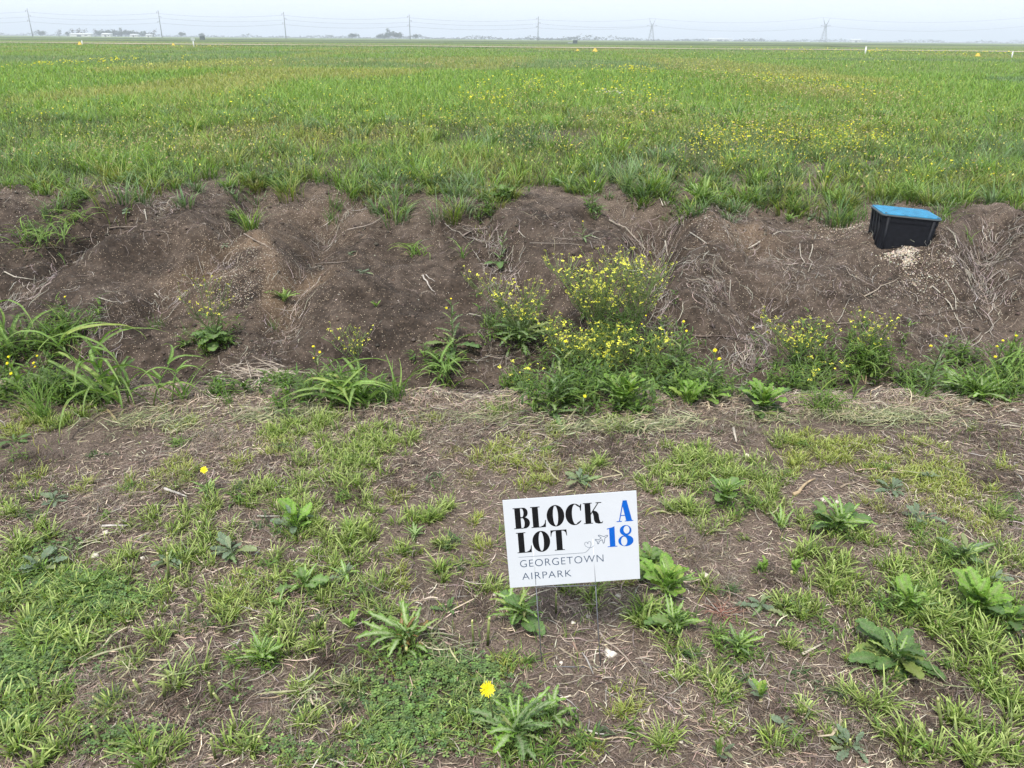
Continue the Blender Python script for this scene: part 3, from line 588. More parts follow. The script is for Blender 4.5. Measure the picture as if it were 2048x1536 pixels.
for a in [(430, 1290, 90, 40, 260), (300, 1330, 90, 30, 200), (640, 1340, 60, 60, 120), (1780, 1440, 120, 50, 140), (880, 1290, 60, 30, 60), (1300, 1000, 200, 60, 160)]: windrow(*a, PALEG, .04, .12, .007)
tag(link('grass_clippings', cl_.mesh('grass_clippings', M_STRAW)), 'wilted grey green grass clippings lying in rows', 'clippings', kind='stuff')
# roots and dead stems on the bank
rt = Acc(); n = 34000; x, y = near_pts(n, 4.5, 10.2, .74); c = crest_y(x); s = (y-bot_y(x))/(c-bot_y(x))
dens = .05+.30*sstep(.7, 1, s)*(.4+fbm(x*1.2, y*1.2, 2, 107))+.38*sstep(.8, 2.6, x)*np.clip(.35+fbm(x*1.4, y*1.4, 2, 109), 0, 1)+.3*np.clip(fbm(x*1.0, y*1.3, 2, 111)-.15, 0, 1)
k = rng.random(n) < np.clip(dens, 0, 1); x, y = x[k], y[k]; n = len(x)
lying(rt, x, y, .02+.15*rng.random(n)**2.6, .0012+.0024*rng.random(n)**2.5, rng.random(n)*6.28, np.where((rng.random(n) < .5)[:, None], pick(GREYS, n), pick(STRAW, n)), 3, .012, .9, .18)
def root_mat(px, py, r, n, az0=None, ln=.25):
    n = int(n*.75)
    c = at(px, py); D = depth(c); R_ = r*D/F; x = c[0]+rng.normal(size=n)*R_*.5; y = c[1]+rng.normal(size=n)*R_*.9
    az = rng.random(n)*6.28 if az0 is None else az0+rng.normal(size=n)*.7
    lying(rt, x, y, ln*(.12+.7*rng.random(n)**2.2), .0014+.0022*rng.random(n)**2, az, pick(GREYS, n), 4, .03, 1.1, .2)
for a in [(1420, 570, 70, 420), (1500, 520, 80, 350), (1600, 520, 80, 280), (1700, 590, 90, 250), (1850, 620, 110, 300), (1960, 560, 90, 420), (2010, 480, 70, 300), (1560, 560, 60, 200), (1920, 700, 90, 400), (1880, 490, 60, 140),
          (900, 440, 80, 160), (780, 400, 80, 120), (310, 460, 60, 60), (450, 400, 50, 50), (1180, 480, 90, 120), (100, 610, 90, 120), (190, 640, 50, 140), (210, 690, 60, 120), (560, 700, 60, 150), (1000, 720, 80, 240), (1150, 740, 90, 250), (1320, 700, 70, 120), (1650, 700, 120, 160), (1450, 760, 60, 60), (470, 760, 70, 160), (1440, 430, 70, 260)]: root_mat(*a)
for pts, dep, wid in GUL:
    P = np.array(pts); m_ = 260; t_ = rng.random(m_)*(len(P)-1); x = np.interp(t_, range(len(P)), P[:, 0])+.09*rng.normal(size=m_); y = np.interp(t_, range(len(P)), P[:, 1])+.09*rng.normal(size=m_)
    az_ = math.atan2(P[-1, 1]-P[0, 1], P[-1, 0]-P[0, 0]); lying(rt, x, y, .05+.2*rng.random(m_)**2, .0018+.003*rng.random(m_), az_+.6*rng.normal(size=m_), pick(GREYS, m_), 3, .016, .8, .15)
n = 9000; x = (rng.random(n)*2-1)*4.2; y = edge_y(x)-.03+.10*rng.normal(size=n); k = rng.random(n) < .55+.8*fbm(x*1.5, y*3, 2, 137); x, y = x[k], y[k]; n = len(x)
lying(rt, x, y, .03+.13*rng.random(n)**2, .0015+.0035*rng.random(n)**2, .9*rng.normal(size=n), pick(STRAW, n), 3, .018, .6, .2)
tag(link('dead_roots', rt.mesh('dead_roots', M_STRAW)), 'grey dead roots and wiry stems strewn over the earth bank', 'dead roots', kind='stuff')
# grit
OCT = np.array([[1, 0, 0], [-1, 0, 0], [0, 1, 0], [0, -1, 0], [0, 0, 1], [0, 0, -1]], float); OCF = np.array([[0, 2, 4], [2, 1, 4], [1, 3, 4], [3, 0, 4], [2, 0, 5], [1, 2, 5], [3, 1, 5], [0, 3, 5]])
gt = Acc()
def grit_at(x, y, s, C, lift=0.3):
    n = len(x); V = OCT[None]*s[:, None, None]*(.6+.8*rng.random((n, 6, 1)))*np.array([1, 1, .7]); P = np.stack([x, y, H(x, y)+s*lift], -1)
    gt.add((V+P[:, None]).reshape(-1, 3), (OCF[None]+(np.arange(n)*6)[:, None, None]).reshape(-1, 3), np.repeat(C, 6, 0))
GRC = [(.55, .46, .36), (.62, .56, .47), (.45, .36, .26), (.50, .44, .38)]
n = 15000; x, y = near_pts(n, 5.0, 9.8, .74); k = rng.random(n) < .25+.3*fbm(x*.8, y*.8, 2, 113); x, y = x[k], y[k]; n = len(x); grit_at(x, y, .0025+.005*rng.random(n)**2.5, pick(GRC, n))
n = 5000; x, y = near_pts(n, 1.2, 4.6); k = rng.random(n) < .3+.4*fbm(x*1.1, y*1.1, 2, 115); x, y = x[k], y[k]; n = len(x); grit_at(x, y, .0015+.004*rng.random(n)**3, pick(GRC, n))
for (px, py, rx, ry, n, s) in [(500, 530, 110, 60, 900, .005), (460, 590, 60, 30, 250, .005), (1700, 450, 60, 26, 500, .007), (1660, 475, 50, 30, 250, .006), (1802, 508, 28, 9, 520, .009), (1815, 526, 16, 13, 260, .009), (1840, 560, 40, 40, 250, .008), (1900, 520, 30, 12, 120, .007), (640, 420, 90, 30, 400, .005), (60, 380, 100, 16, 400, .006), (1850, 600, 120, 40, 300, .006), (1420, 440, 60, 14, 200, .006), (1760, 640, 120, 60, 160, .006)]:
    c = at(px, py); D = depth(c); e = np.linalg.norm(at(px, py-ry)[:2]-c[:2]); x = c[0]+rng.normal(size=n)*rx*D/F*.55; y = c[1]+rng.normal(size=n)*e*.55; grit_at(x, y, s*(.4+.8*rng.random(n)), pick(GRC, n))
cd = Acc(); gsave = gt; gt = cd
SOILC = [(.055, .042, .032), (.075, .057, .043), (.045, .034, .026), (.10, .076, .057)]
n = 25000; x, y = near_pts(n, 4.4, 10.2, .76); k = rng.random(n) < np.clip(.35+.9*fbm(x*1.3, y*1.3, 3, 117), .05, 1)*(y < crest_y(x)+.8); x, y = x[k], y[k]; n = len(x); grit_at(x, y, .004+.022*rng.random(n)**4, pick(SOILC, n), .1)
n = 16000; x, y = near_pts(n, 1.15, 4.5); k = rng.random(n) < np.clip(.4+.8*fbm(x*1.7, y*1.7, 3, 119), .05, 1); x, y = x[k], y[k]; n = len(x); grit_at(x, y, .002+.007*rng.random(n)**3, pick(SOILC, n), .1)
tag(link('soil_crumbs', cd.mesh('soil_crumbs', M_STONE)), 'dark crumbs and clods of soil on bank and verge', 'soil', kind='stuff'); gt = gsave
tag(link('gravel', gt.mesh('gravel', M_STONE)), 'pale limestone grit scattered over dark soil', 'gravel', kind='stuff')

# ================================================================== MOWN TURF TUFTS
tf = Acc()
TIP = np.array([.52, .58, .22])
SP = {'g': ([(.19, .29, .05), (.25, .34, .065), (.14, .22, .05)], .072, .0050), 'y': ([(.30, .35, .06), (.36, .37, .08), (.24, .31, .05)], .052, .0038), 'b': ([(.22, .16, .06), (.2, .19, .06)], .03, .0026), 'w': ([(.19, .29, .05), (.23, .33, .065), (.15, .235, .055)], .095, .0066), 'k': ([(.095, .065, .05), (.15, .11, .09), (.07, .05, .04), (.24, .19, .16)], .05, .0022), 'h': ([(.38, .32, .27), (.30, .24, .2), (.2, .155, .13)], .05, .002), 'd': ([(.05, .09, .03), (.06, .11, .035)], .07, .003)}
def tuft(px, py, r, kind='g', dens=1.0):
    c = at(px, py); D = depth(c); R_ = r*D/F*1.12; cols, hh, wd = SP[kind]; n = int(dens*1.2*min(2600, 60+R_*R_*26000*(.004/wd)))
    nc_ = max(3, int(n/28)); ang = rng.random(nc_)*6.28; rad = R_*rng.random(nc_)**.6; cx = c[0]+np.cos(ang)*rad; cy = c[1]+np.sin(ang)*rad*1.25
    j = rng.integers(0, nc_, n); a = rng.random(n)*6.28; q = .014*rng.random(n)**.5*(1+R_*6)
    x = cx[j]+np.cos(a)*q; y = cy[j]+np.sin(a)*q; cc = pick(cols, n, .3); cut = (rng.random(n) < .45)*(kind not in 'kh'); flat_ = 1.6 if kind in 'kh' else 1
    hgt = hh*.85*(.35+.9*rng.random(n)**1.3)*(.75+.5*rng.random(nc_)[j]); az = a+.6*rng.normal(size=n)
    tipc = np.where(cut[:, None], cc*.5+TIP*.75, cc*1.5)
    blades(tf, np.stack([x, y, H(x, y)], -1), hgt, wd*1.0*(.5+.8*rng.random(n)), az, flat_*(.25+.9*rng.random(n)**1.4), .1+.35*rng.random(n), cc*.36, tipc, 3, np.where(cut, .55, .03))  # shade low in the tuft is painted: darkened bases, brightened uncut tips
TUFTS = '''96 844 40 g|164 834 30 g|34 855 50 y|376 851 25 y|161 978 20 y|359 950 55 y|267 974 28 y|472 930 26 y|489 991 38 g|537 991 34 g|396 1019 42 g|290 1046 36 g|359 1060 24 g|424 1080 46 g|20 1019 38 g|547 889 40 y|461 892 24 b|650 930 60 g|608 991 52 g|600 1040 56 g|650 1066 46 g|632 1128 46 g|342 1118 24 w|205 1170 60 g|120 1176 60 g|513 1165 62 g|232 1256 60 g|154 1290 52 w|495 1180 66 y|530 1300 46 w|632 1204 44 g|27 1500 55 w|116 1505 46 w|307 1508 42 w|721 1153 62 g|810 1156 30 y|871 1150 20 w|1169 1194 34 g|1015 1331 36 y|1244 1420 46 y|902 1461 66 g|1056 1500 60 g|1638 1228 48 g|1656 1180 48 g|1912 1225 90 w|1956 1341 66 w|1440 1409 60 g|1768 1444 40 w|1806 1485 40 w|1970 1491 64 w|1368 923 52 g|1410 916 50 g|1450 937 54 g|1382 953 50 g|1519 947 54 g|1500 980 46 g|1608 889 52 y|1560 885 24 g|1640 905 50 y|1690 905 52 y|1741 903 46 y|1587 937 40 y|1860 909 52 y|1826 950 40 y|1755 950 36 y|1870 971 66 y|1925 978 54 y|1878 1012 48 y|1433 1046 44 g|1379 1029 28 w|1980 1019 28 g|1963 1053 44 y|1649 1142 60 w|1758 1108 46 g|1809 1175 52 w|1000 815 34 g|985 920 40 y|1040 905 50 y|1110 930 54 b|1060 950 50 y|1190 940 34 g|1320 960 50 g|1235 855 34 g|740 900 70 g|690 915 50 g|720 960 60 g|760 870 40 g|810 880 26 g|905 905 24 b|800 990 26 y|835 1040 26 g|930 960 30 b|740 1040 50 g|700 1090 50 w|610 870 60 g|560 860 40 g|660 845 40 g|1560 1010 40 g|1330 1020 20 g|870 1050 26 w|60 1085 50 w|20 1180 60 g|90 1220 60 w|60 1290 50 w|20 1380 60 w|90 1420 40 g|200 1440 30 g|380 1360 30 w|1700 1160 40 g|2020 1120 46 g|1990 1180 50 w|2030 1300 60 w|2000 1400 50 w|1900 1440 30 w|1590 1300 20 g|1700 1320 18 g|1530 1480 30 g|1340 1500 40 g|1660 1480 24 g|1180 1500 24 y|960 1400 40 d|760 1500 60 g|640 1480 50 g|700 1390 40 d|1780 1300 60 g|1360 1330 40 g|900 1380 40 d|1130 1170 20 g|1290 1140 30 w|1300 1250 50 w|1240 1160 16 y|1680 1060 40 g|1600 1060 20 g|2010 930 20 y|1760 1010 30 y|60 960 26 y|30 1120 50 g|250 1120 30 g|400 1130 40 g|560 1240 44 g|620 1290 40 g|420 1210 34 g|330 1200 44 g|300 1290 46 g|470 1240 24 g|760 1230 40 g|800 1110 30 g|880 1090 20 g|960 1100 24 y|980 1180 20 g|600 1390 30 g|480 1490 30 w|1110 860 30 y|860 850 26 y|1130 1010 0 g|1420 1170 20 g|1560 1200 26 g|1860 1080 44 g|1880 1130 44 g|1840 1220 60 w|1930 1280 60 w|1720 1230 30 g|1700 1400 20 g|1900 1500 44 w|1620 1440 16 g|900 1020 20 g|950 1040 16 y|564 937 46 k|137 1094 54 k|290 1286 46 k|342 1385 70 k|330 1370 60 h|220 1390 60 h|650 1300 46 k|731 1211 50 k|882 1238 34 h|1758 1461 70 k|1700 1470 60 h|1461 1180 44 h|1997 960 50 k|2031 1090 44 h|680 1330 40 k|120 1330 40 k|560 1440 60 h|440 1430 60 k|620 1500 50 h|1560 1470 60 k|1900 1400 50 k|1500 860 60 h|1230 900 60 k|900 860 60 h|700 980 50 k|1550 1160 40 k|1180 1130 30 k|400 900 60 h|60 930 50 k|820 960 50 k|1990 880 50 k|1960 1320 40 k|1300 1380 40 h|760 1330 40 k|1140 900 40 k|330 1000 50 k|180 1470 50 k|1780 1030 40 k|1660 1120 40 k|560 1150 40 k|240 1000 50 h|1400 1090 60 h|950 1200 40 k'''
for q in TUFTS.split('|'):
    a = q.split()
    if float(a[2]) > 0: tuft(float(a[0]), float(a[1]), float(a[2]), a[3])
# loose scattered blades between the tufts
n = 16000; x, y = near_pts(n, 1.15, 4.6); k = rng.random(n) < np.clip(.35+.8*fbm(x*1.3, y*1.3, 2, 121), 0, 1); x, y = x[k], y[k]; n = len(x); cc = pick(G_MID+SP['y'][0], n, .3)
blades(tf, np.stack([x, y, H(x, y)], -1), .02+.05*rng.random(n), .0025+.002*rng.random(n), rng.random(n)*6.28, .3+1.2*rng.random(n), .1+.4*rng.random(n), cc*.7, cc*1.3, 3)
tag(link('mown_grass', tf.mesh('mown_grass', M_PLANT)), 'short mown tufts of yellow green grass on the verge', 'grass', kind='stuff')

# clover and medick mats
cv = Acc()
def clover(px, py, rx, ry, n, s=.0055, cols=((.13, .20, .06), (.16, .24, .07), (.10, .16, .06))):
    c = at(px, py); D = depth(c); e = abs(at(px, py-ry)[1]-c[1]); x = c[0]+rng.normal(size=n)*rx*D/F*.5; y = c[1]+rng.normal(size=n)*e*.55; z = H(x, y)+.006+.03*rng.random(n)
    k = (y > 1.1) & (rng.random(n) < .6+1.3*fbm(x*3, y*3, 2, 143)); x, y, z = x[k], y[k], z[k]; n = len(x); a0 = rng.random(n)*6.28; cc = pick(cols, n, .3); sz = s*(.7+.7*rng.random(n)); V = []
    for j in range(3):
        a = a0+j*2.094; dx, dy = np.cos(a), np.sin(a); tz = (rng.random(n)-.35)*.6
        p0 = np.stack([x, y, z], -1); p2 = p0+np.stack([dx*sz*1.7, dy*sz*1.7, tz*sz*1.6], -1)
        sd_ = np.stack([-dy*sz*.75, dx*sz*.75, 0*dx], -1); mid = p0*.35+p2*.65
        V.append(np.stack([p0, mid-sd_, p2, mid+sd_], 1))
    V = np.stack(V, 1).reshape(-1, 3); b = (np.arange(n*3)*4)[:, None, None]; T = (np.array([[0, 1, 2], [0, 2, 3]])[None]+b).reshape(-1, 3); cv.add(V, T, np.repeat(cc, 12, 0))
for a in [(60, 1240, 190, 80, 1500), (40, 1330, 110, 50, 1500), (130, 1180, 90, 30, 900), (240, 1200, 80, 30, 600), (800, 1400, 220, 70, 1300), (740, 1480, 200, 50, 1000), (900, 1350, 100, 30, 700), (680, 1300, 60, 40, 400), (120, 1100, 60, 30, 400), (20, 1450, 60, 50, 300), (1180, 1160, 40, 16, 60), (600, 1500, 80, 30, 500), (1000, 1420, 60, 30, 300), (1840, 1110, 80, 30, 300), (30, 740, 60, 30, 400), (1250, 780, 90, 24, 400), (1150, 700, 80, 24, 300)]: clover(*a)
clover(270, 1480, 160, 40, 250); clover(1600, 1250, 60, 40, 100)
tag(link('clover_mat', cv.mesh('clover_mat', M_PLANT)), 'creeping green clover mats in the near verge', 'clover', kind='stuff')

# leafy herbage: small leaves on stems too many to count
hb = Acc()
def herb(px, py, rx, hpx, n, cols=((.15, .26, .045), (.19, .30, .055), (.11, .19, .045)), ls=.052, lw=.019, dpt=.8):
    c = at(px, py); D = depth(c); hh = hpx*D/F; Rx = rx*D/F; ns = max(4, n//12); sx = c[0]+rng.normal(size=ns)*Rx*.5; sy = c[1]+rng.normal(size=ns)*Rx*.5*dpt; sh = hh*(.4+.7*rng.random(ns))
    j = rng.integers(0, ns, n); f = rng.random(n)**.8; x = sx[j]+.012*rng.normal(size=n); y = sy[j]+.012*rng.normal(size=n); z = H(x, y)+sh[j]*f
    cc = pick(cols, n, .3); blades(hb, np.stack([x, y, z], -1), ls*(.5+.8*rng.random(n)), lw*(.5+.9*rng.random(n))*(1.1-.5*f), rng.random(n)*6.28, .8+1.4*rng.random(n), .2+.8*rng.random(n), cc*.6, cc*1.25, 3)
    cs_ = pick([(.13, .17, .06)], ns); blades(hb, np.stack([sx, sy, H(sx, sy)], -1), sh, .004, rng.random(ns)*6.28, .15, 0, cs_, cs_, 2)
for a in [(1040, 680, 70, 70, 500), (1190, 690, 130, 60, 350), (1260, 690, 100, 60, 200), (1140, 750, 120, 80, 260), (1220, 775, 130, 90, 420), (430, 690, 45, 40, 240), (1600, 745, 110, 40, 260), (1720, 735, 90, 70, 300), (1110, 820, 60, 80, 300), (1360, 760, 50, 110, 300), (60, 790, 80, 60, 700), (150, 800, 60, 40, 300), (40, 720, 70, 60, 500), (130, 680, 80, 40, 500), (640, 800, 90, 60, 700), (760, 800, 50, 50, 300), (560, 780, 40, 40, 160), (460, 790, 40, 40, 120), (1140, 800, 80, 80, 380), (1230, 800, 100, 70, 560), (1200, 730, 120, 90, 360), (1300, 770, 80, 80, 260), (1370, 790, 70, 60, 500),
          (1420, 790, 50, 60, 300), (1040, 780, 50, 50, 200), (1590, 780, 80, 60, 450), (1720, 740, 90, 80, 380), (1640, 740, 80, 80, 240), (1860, 780, 70, 60, 500), (1960, 790, 90, 60, 700), (2030, 760, 60, 80, 600), (1920, 720, 60, 40, 200), (880, 740, 50, 40, 200), (200, 790, 60, 50, 300)]: herb(*a)
for a in [(505, 368, 60, 20, 400), (265, 368, 40, 20, 240), (1140, 372, 50, 20, 260), (1400, 410, 50, 24, 400), (1010, 392, 50, 26, 300), (1440, 380, 70, 30, 400), (700, 370, 70, 20, 260), (860, 375, 60, 20, 240), (1560, 400, 70, 24, 260), (60, 370, 60, 20, 260), (1920, 400, 70, 26, 300), (975, 440, 26, 40, 140), (1184, 425, 26, 34, 140), (140, 420, 60, 30, 300), (90, 470, 60, 30, 240), (470, 440, 20, 20, 60)]: herb(*a, ls=.06, lw=.014)
for a in [(811, 1300, 70, 40, 160), (590, 1060, 60, 30, 160), (1450, 1005, 60, 36, 220), (1925, 1125, 80, 36, 300), (1950, 1230, 90, 40, 300), (1815, 1222, 70, 40, 260), (180, 1180, 70, 30, 200), (1060, 1480, 110, 40, 300), (1340, 1230, 60, 30, 160), (1790, 1320, 80, 40, 120), (1672, 1062, 60, 26, 120), (1478, 1305, 50, 30, 160), (530, 1325, 50, 30, 120), (40, 1150, 60, 30, 160)]: herb(*a, ls=.028, lw=.009)
DKG = ((.09, .16, .045), (.12, .20, .055), (.07, .125, .05), (.15, .21, .08)); OLG = ((.19, .22, .07), (.24, .24, .10), (.15, .18, .06))
for i in range(430):
    y_ = math.exp(random.uniform(math.log(8.6), math.log(19))); x_ = random.uniform(-1, 1)*(.76*y_+.5)
    if float(start_mask(x_, y_)) < random.uniform(0, .5) or float(bare_of(x_, y_)) > .5: continue
    n = random.randint(50, 130); hh = random.uniform(.16, .42); Rx = random.uniform(.08, .3); ns = max(4, n//9); sx = x_+rng.normal(size=ns)*Rx; sy = y_+rng.normal(size=ns)*Rx*.6; sh = hh*(.5+.7*rng.random(ns)); cs0 = DKG if random.random() < .55 else OLG
    j = rng.integers(0, ns, n); f = rng.random(n)**.7; x = sx[j]+.02*rng.normal(size=n); y = sy[j]+.02*rng.normal(size=n); cc = pick(cs0, n, .3)
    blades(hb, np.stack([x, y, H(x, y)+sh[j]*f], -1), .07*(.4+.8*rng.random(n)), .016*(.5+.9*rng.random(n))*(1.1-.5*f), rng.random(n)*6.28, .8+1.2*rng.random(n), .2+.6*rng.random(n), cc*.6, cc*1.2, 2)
    cs_ = pick([(.15, .17, .07), (.22, .19, .10)], ns); blades(hb, np.stack([sx, sy, H(sx, sy)], -1), sh, .006, rng.random(ns)*6.28, .15, 0, cs_, cs_, 2)
    cc = pick([(.80, .76, .12), (.62, .55, .28), (.45, .36, .2), (.72, .70, .22)], ns, .2); blades(hb, np.stack([sx+.02, sy, H(sx, sy)+sh], -1), .022, .02, rng.random(ns)*6.28, .6, 0, cc, cc, 2)
for i in range(150):
    px, py = random.uniform(-60, 2100), random.uniform(860, 1530)
    if 1000 < px < 1290 and py < 1350 and random.random() < .7: continue
    herb(px, py, random.uniform(14, 50), random.uniform(10, 26), random.randint(18, 60), random.choice((((.15, .26, .05), (.19, .29, .06)), ((.12, .18, .08), (.10, .17, .05)), ((.20, .26, .06), (.24, .29, .08)))), random.uniform(.018, .034), random.uniform(.006, .011))
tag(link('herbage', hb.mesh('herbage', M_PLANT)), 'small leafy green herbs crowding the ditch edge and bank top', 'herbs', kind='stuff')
# ================================================================== PLANT PIECES (shared leaf meshes)
def leaf_mesh(L, W, shape='oblong', lobes=0, ldep=.4, cb=(.06, .13, .03), rib=(.16, .22, .08), a0=50, a1=-10, fold=.25, seed=1, tipc=None, segs=26):
    """one leaf growing along +X from its base; a0/a1 are its slope at base and tip in degrees"""
    r = np.random.default_rng(seed); t = np.linspace(0, 1, segs+1); ang = np.radians(a0+(a1-a0)*t**.9)+.1*r.normal(size=segs+1)
    dx = np.cos(ang)*L/segs; dz = np.sin(ang)*L/segs; X = np.concatenate([[0], np.cumsum(dx[1:])]); Z = np.concatenate([[0], np.cumsum(dz[1:])])
    Yc = L*.06*np.sin(t*3+r.random()*6)
    if shape == 'blade': wv = W*(.55+.45*np.minimum(t*6, 1))*(1-t**3)**.8*(1-.5*t)
    elif shape == 'spoon': wv = W*(.14+.86*sstep(.15, .62, t))*np.sqrt(np.clip(1-((t-.62)/.385)**2*(t > .62), 0, 1))
    elif shape == 'lance': wv = W*np.sin(np.pi*np.clip(t, 0.03, 1)**.75)**.8
    else: wv = W*np.clip(np.sin(np.pi*np.clip(t*.97+.03, 0, 1)**.85), 0, 1)**.6
    wv = wv*.5+1e-5; V = []; C = []; cr = [-1, -.5, -.07, .07, .5, 1]
    cb = np.array(cb); rib = np.array(rib); tipc = cb*1.15 if tipc is None else np.array(tipc)
    for i in range(segs+1):
        for c in cr:
            f = 1.0
            if lobes and abs(c) > .4:
                ph = t[i]*lobes+(.17 if c > 0 else 0); saw = (ph % 1.0); lob = 1-ldep*1.25*(1-saw)**.8*(.7+.6*r.random()) if abs(c) > .9 else 1-.45*ldep*(1-saw); f = lob*(1+.12*r.normal() if abs(c) > .9 else 1)
            cc = c*f*wv[i]; nx, nz = -math.sin(ang[i]), math.cos(ang[i]); up = abs(cc)*fold+.10*W*(abs(c) > .9)*r.normal()*(.5 if shape == 'blade' else 1)*.6
            V.append((X[i]+nx*up+(lobes > 0)*(abs(c) > .9)*L*.02, Yc[i]+cc, Z[i]+nz*up))
            base = cb*(1-t[i])+tipc*t[i]
            C.append(rib if abs(c) < .1 and t[i] < .93 else base*(1+.14*r.normal()*(abs(c) > .4)))
    T = []; k = len(cr)
    for i in range(segs):
        for j in range(k-1): p = i*k+j; T += [[p, p+1, p+k], [p+1, p+k+1, p+k]]
    return mesh_np('leaf', np.array(V), np.array(T), np.clip(np.array(C), 0, 1), M_LEAF, True)
BRIGHT, MIDG, DEEP, BLUE, YELG = (.17, .30, .05), (.14, .24, .05), (.095, .17, .05), (.15, .21, .13), (.19, .27, .06)
RIBP = (.34, .42, .22)
LEAF = {}
def leaves(key, n, **kw): LEAF[key] = [leaf_mesh(seed=hash_(key)+i, a0=kw.get('a0', 40)+random.uniform(-10, 10), a1=kw.get('a1', -20)+random.uniform(-14, 14), **{k: v for k, v in kw.items() if k not in ('a0', 'a1')}) for i in range(n)]
def hash_(s): return sum(ord(c)*(i+1) for i, c in enumerate(s)) % 9973
leaves('dand', 4, L=1, W=.24, shape='oblong', lobes=6, ldep=.62, cb=BRIGHT, rib=RIBP, a0=38, a1=-12)
leaves('dandd', 4, L=1, W=.26, shape='oblong', lobes=5, ldep=.55, cb=MIDG, rib=RIBP, a0=28, a1=-14)
leaves('oval', 4, L=1, W=.30, shape='spoon', lobes=9, ldep=.14, cb=BRIGHT, rib=(.22, .30, .10), a0=55, a1=5)
leaves('ovald', 4, L=1, W=.36, shape='spoon', lobes=9, ldep=.16, cb=DEEP, rib=(.13, .19, .08), a0=26, a1=-16)
leaves('dust', 4, L=1, W=.36, shape='spoon', lobes=8, ldep=.25, cb=BLUE, rib=(.16, .20, .13), a0=18, a1=-12)
leaves('thist', 4, L=1, W=.24, shape='oblong', lobes=8, ldep=.6, cb=(.13, .22, .07), rib=(.24, .30, .16), a0=35, a1=-10)
leaves('lance', 4, L=1, W=.15, shape='lance', lobes=0, cb=(.13, .22, .045), rib=(.26, .33, .13), a0=62, a1=20)
leaves('round', 3, L=1, W=.55, shape='spoon', lobes=5, ldep=.2, cb=(.13, .22, .06), rib=(.2, .27, .12), a0=30, a1=-20)
leaves('sorg', 7, L=1, W=.062, shape='blade', cb=(.13, .24, .045), rib=(.22, .34, .10), a0=72, a1=-45, fold=.5, tipc=(.20, .27, .07), segs=16)
leaves('sorgu', 5, L=1, W=.058, shape='blade', cb=(.13, .24, .045), rib=(.24, .36, .12), a0=80, a1=5, fold=.5, tipc=(.16, .25, .06), segs=14)
leaves('fine', 5, L=1, W=.035, shape='blade', cb=(.09, .19, .035), rib=(.09, .16, .045), a0=78, a1=20, fold=.5, segs=8)
leaves('dead', 4, L=1, W=.05, shape='blade', cb=(.30, .23, .14), rib=(.36, .29, .19), a0=35, a1=-40, fold=.3, segs=10)
leaves('brown', 3, L=1, W=.22, shape='oblong', lobes=5, ldep=.4, cb=(.20, .11, .05), rib=(.30, .2, .11), a0=30, a1=-25)
def dand_flower():
    a = Acc(); r = np.random.default_rng(5)
    for ring, (n, L0, el) in enumerate([(22, 1.0, 12), (18, .78, 32), (14, .5, 55)]):
        for i in range(n):
            t = (i+.3*ring)*2*math.pi/n+.1*r.normal(); e = math.radians(el+8*r.normal()); l = L0*(.9+.2*r.random()); w_ = .085; dx, dy = math.cos(t), math.sin(t)
            b = np.array([0, 0, .02*ring]); m = b+l*.6*np.array([dx*math.cos(e), dy*math.cos(e), math.sin(e)]); tp = b+l*np.array([dx*math.cos(e*.7), dy*math.cos(e*.7), math.sin(e)*.95]); s_ = np.array([-dy, dx, 0])*w_
            a.add([b-s_*.4, b+s_*.4, m+s_, m-s_, tp+s_*.7, tp-s_*.7], [[0, 1, 2], [0, 2, 3], [3, 2, 4], [3, 4, 5]], (.88, .74+.03*ring, .03))
    a.tube([(0, 0, -.45), (0, 0, 0)], .22, .34, (.06, .11, .03), 8); return a.mesh('flower', M_PETAL)
FLOWER = dand_flower()
def cluster_mesh(seed):
    a = Acc(); r = np.random.default_rng(seed)
    for i in range(9):
        c = np.array([r.normal()*.45, r.normal()*.45, r.normal()*.28]); 
        for j in range(4):
            t = j*1.571+r.random()*.5; dx, dy = math.cos(t), math.sin(t); l = .34; s_ = np.array([-dy, dx, 0])*.15; tp = c+np.array([dx*l, dy*l, .12*r.random()])
            a.add([c, (c+tp)/2+s_, tp, (c+tp)/2-s_], [[0, 1, 2], [0, 2, 3]], (.90, .84, .06) if r.random() < .7 else (.66, .70, .20))
    a.tube([(0, 0, -.5), (0, 0, 0)], .08, .2, (.12, .17, .04), 3); return a.mesh('flower_cluster', M_PETAL)
CLUST = [cluster_mesh(s) for s in (1, 2, 3)]
def put_leaf(t, key, L, az, el=0., loc=(0, 0, 0), sx=1.):
    me = random.choice(LEAF[key]); return link('leaf', me, t, loc, (random.uniform(-.25, .25), -el, az), (L, L*sx, L))
WEED_G = None
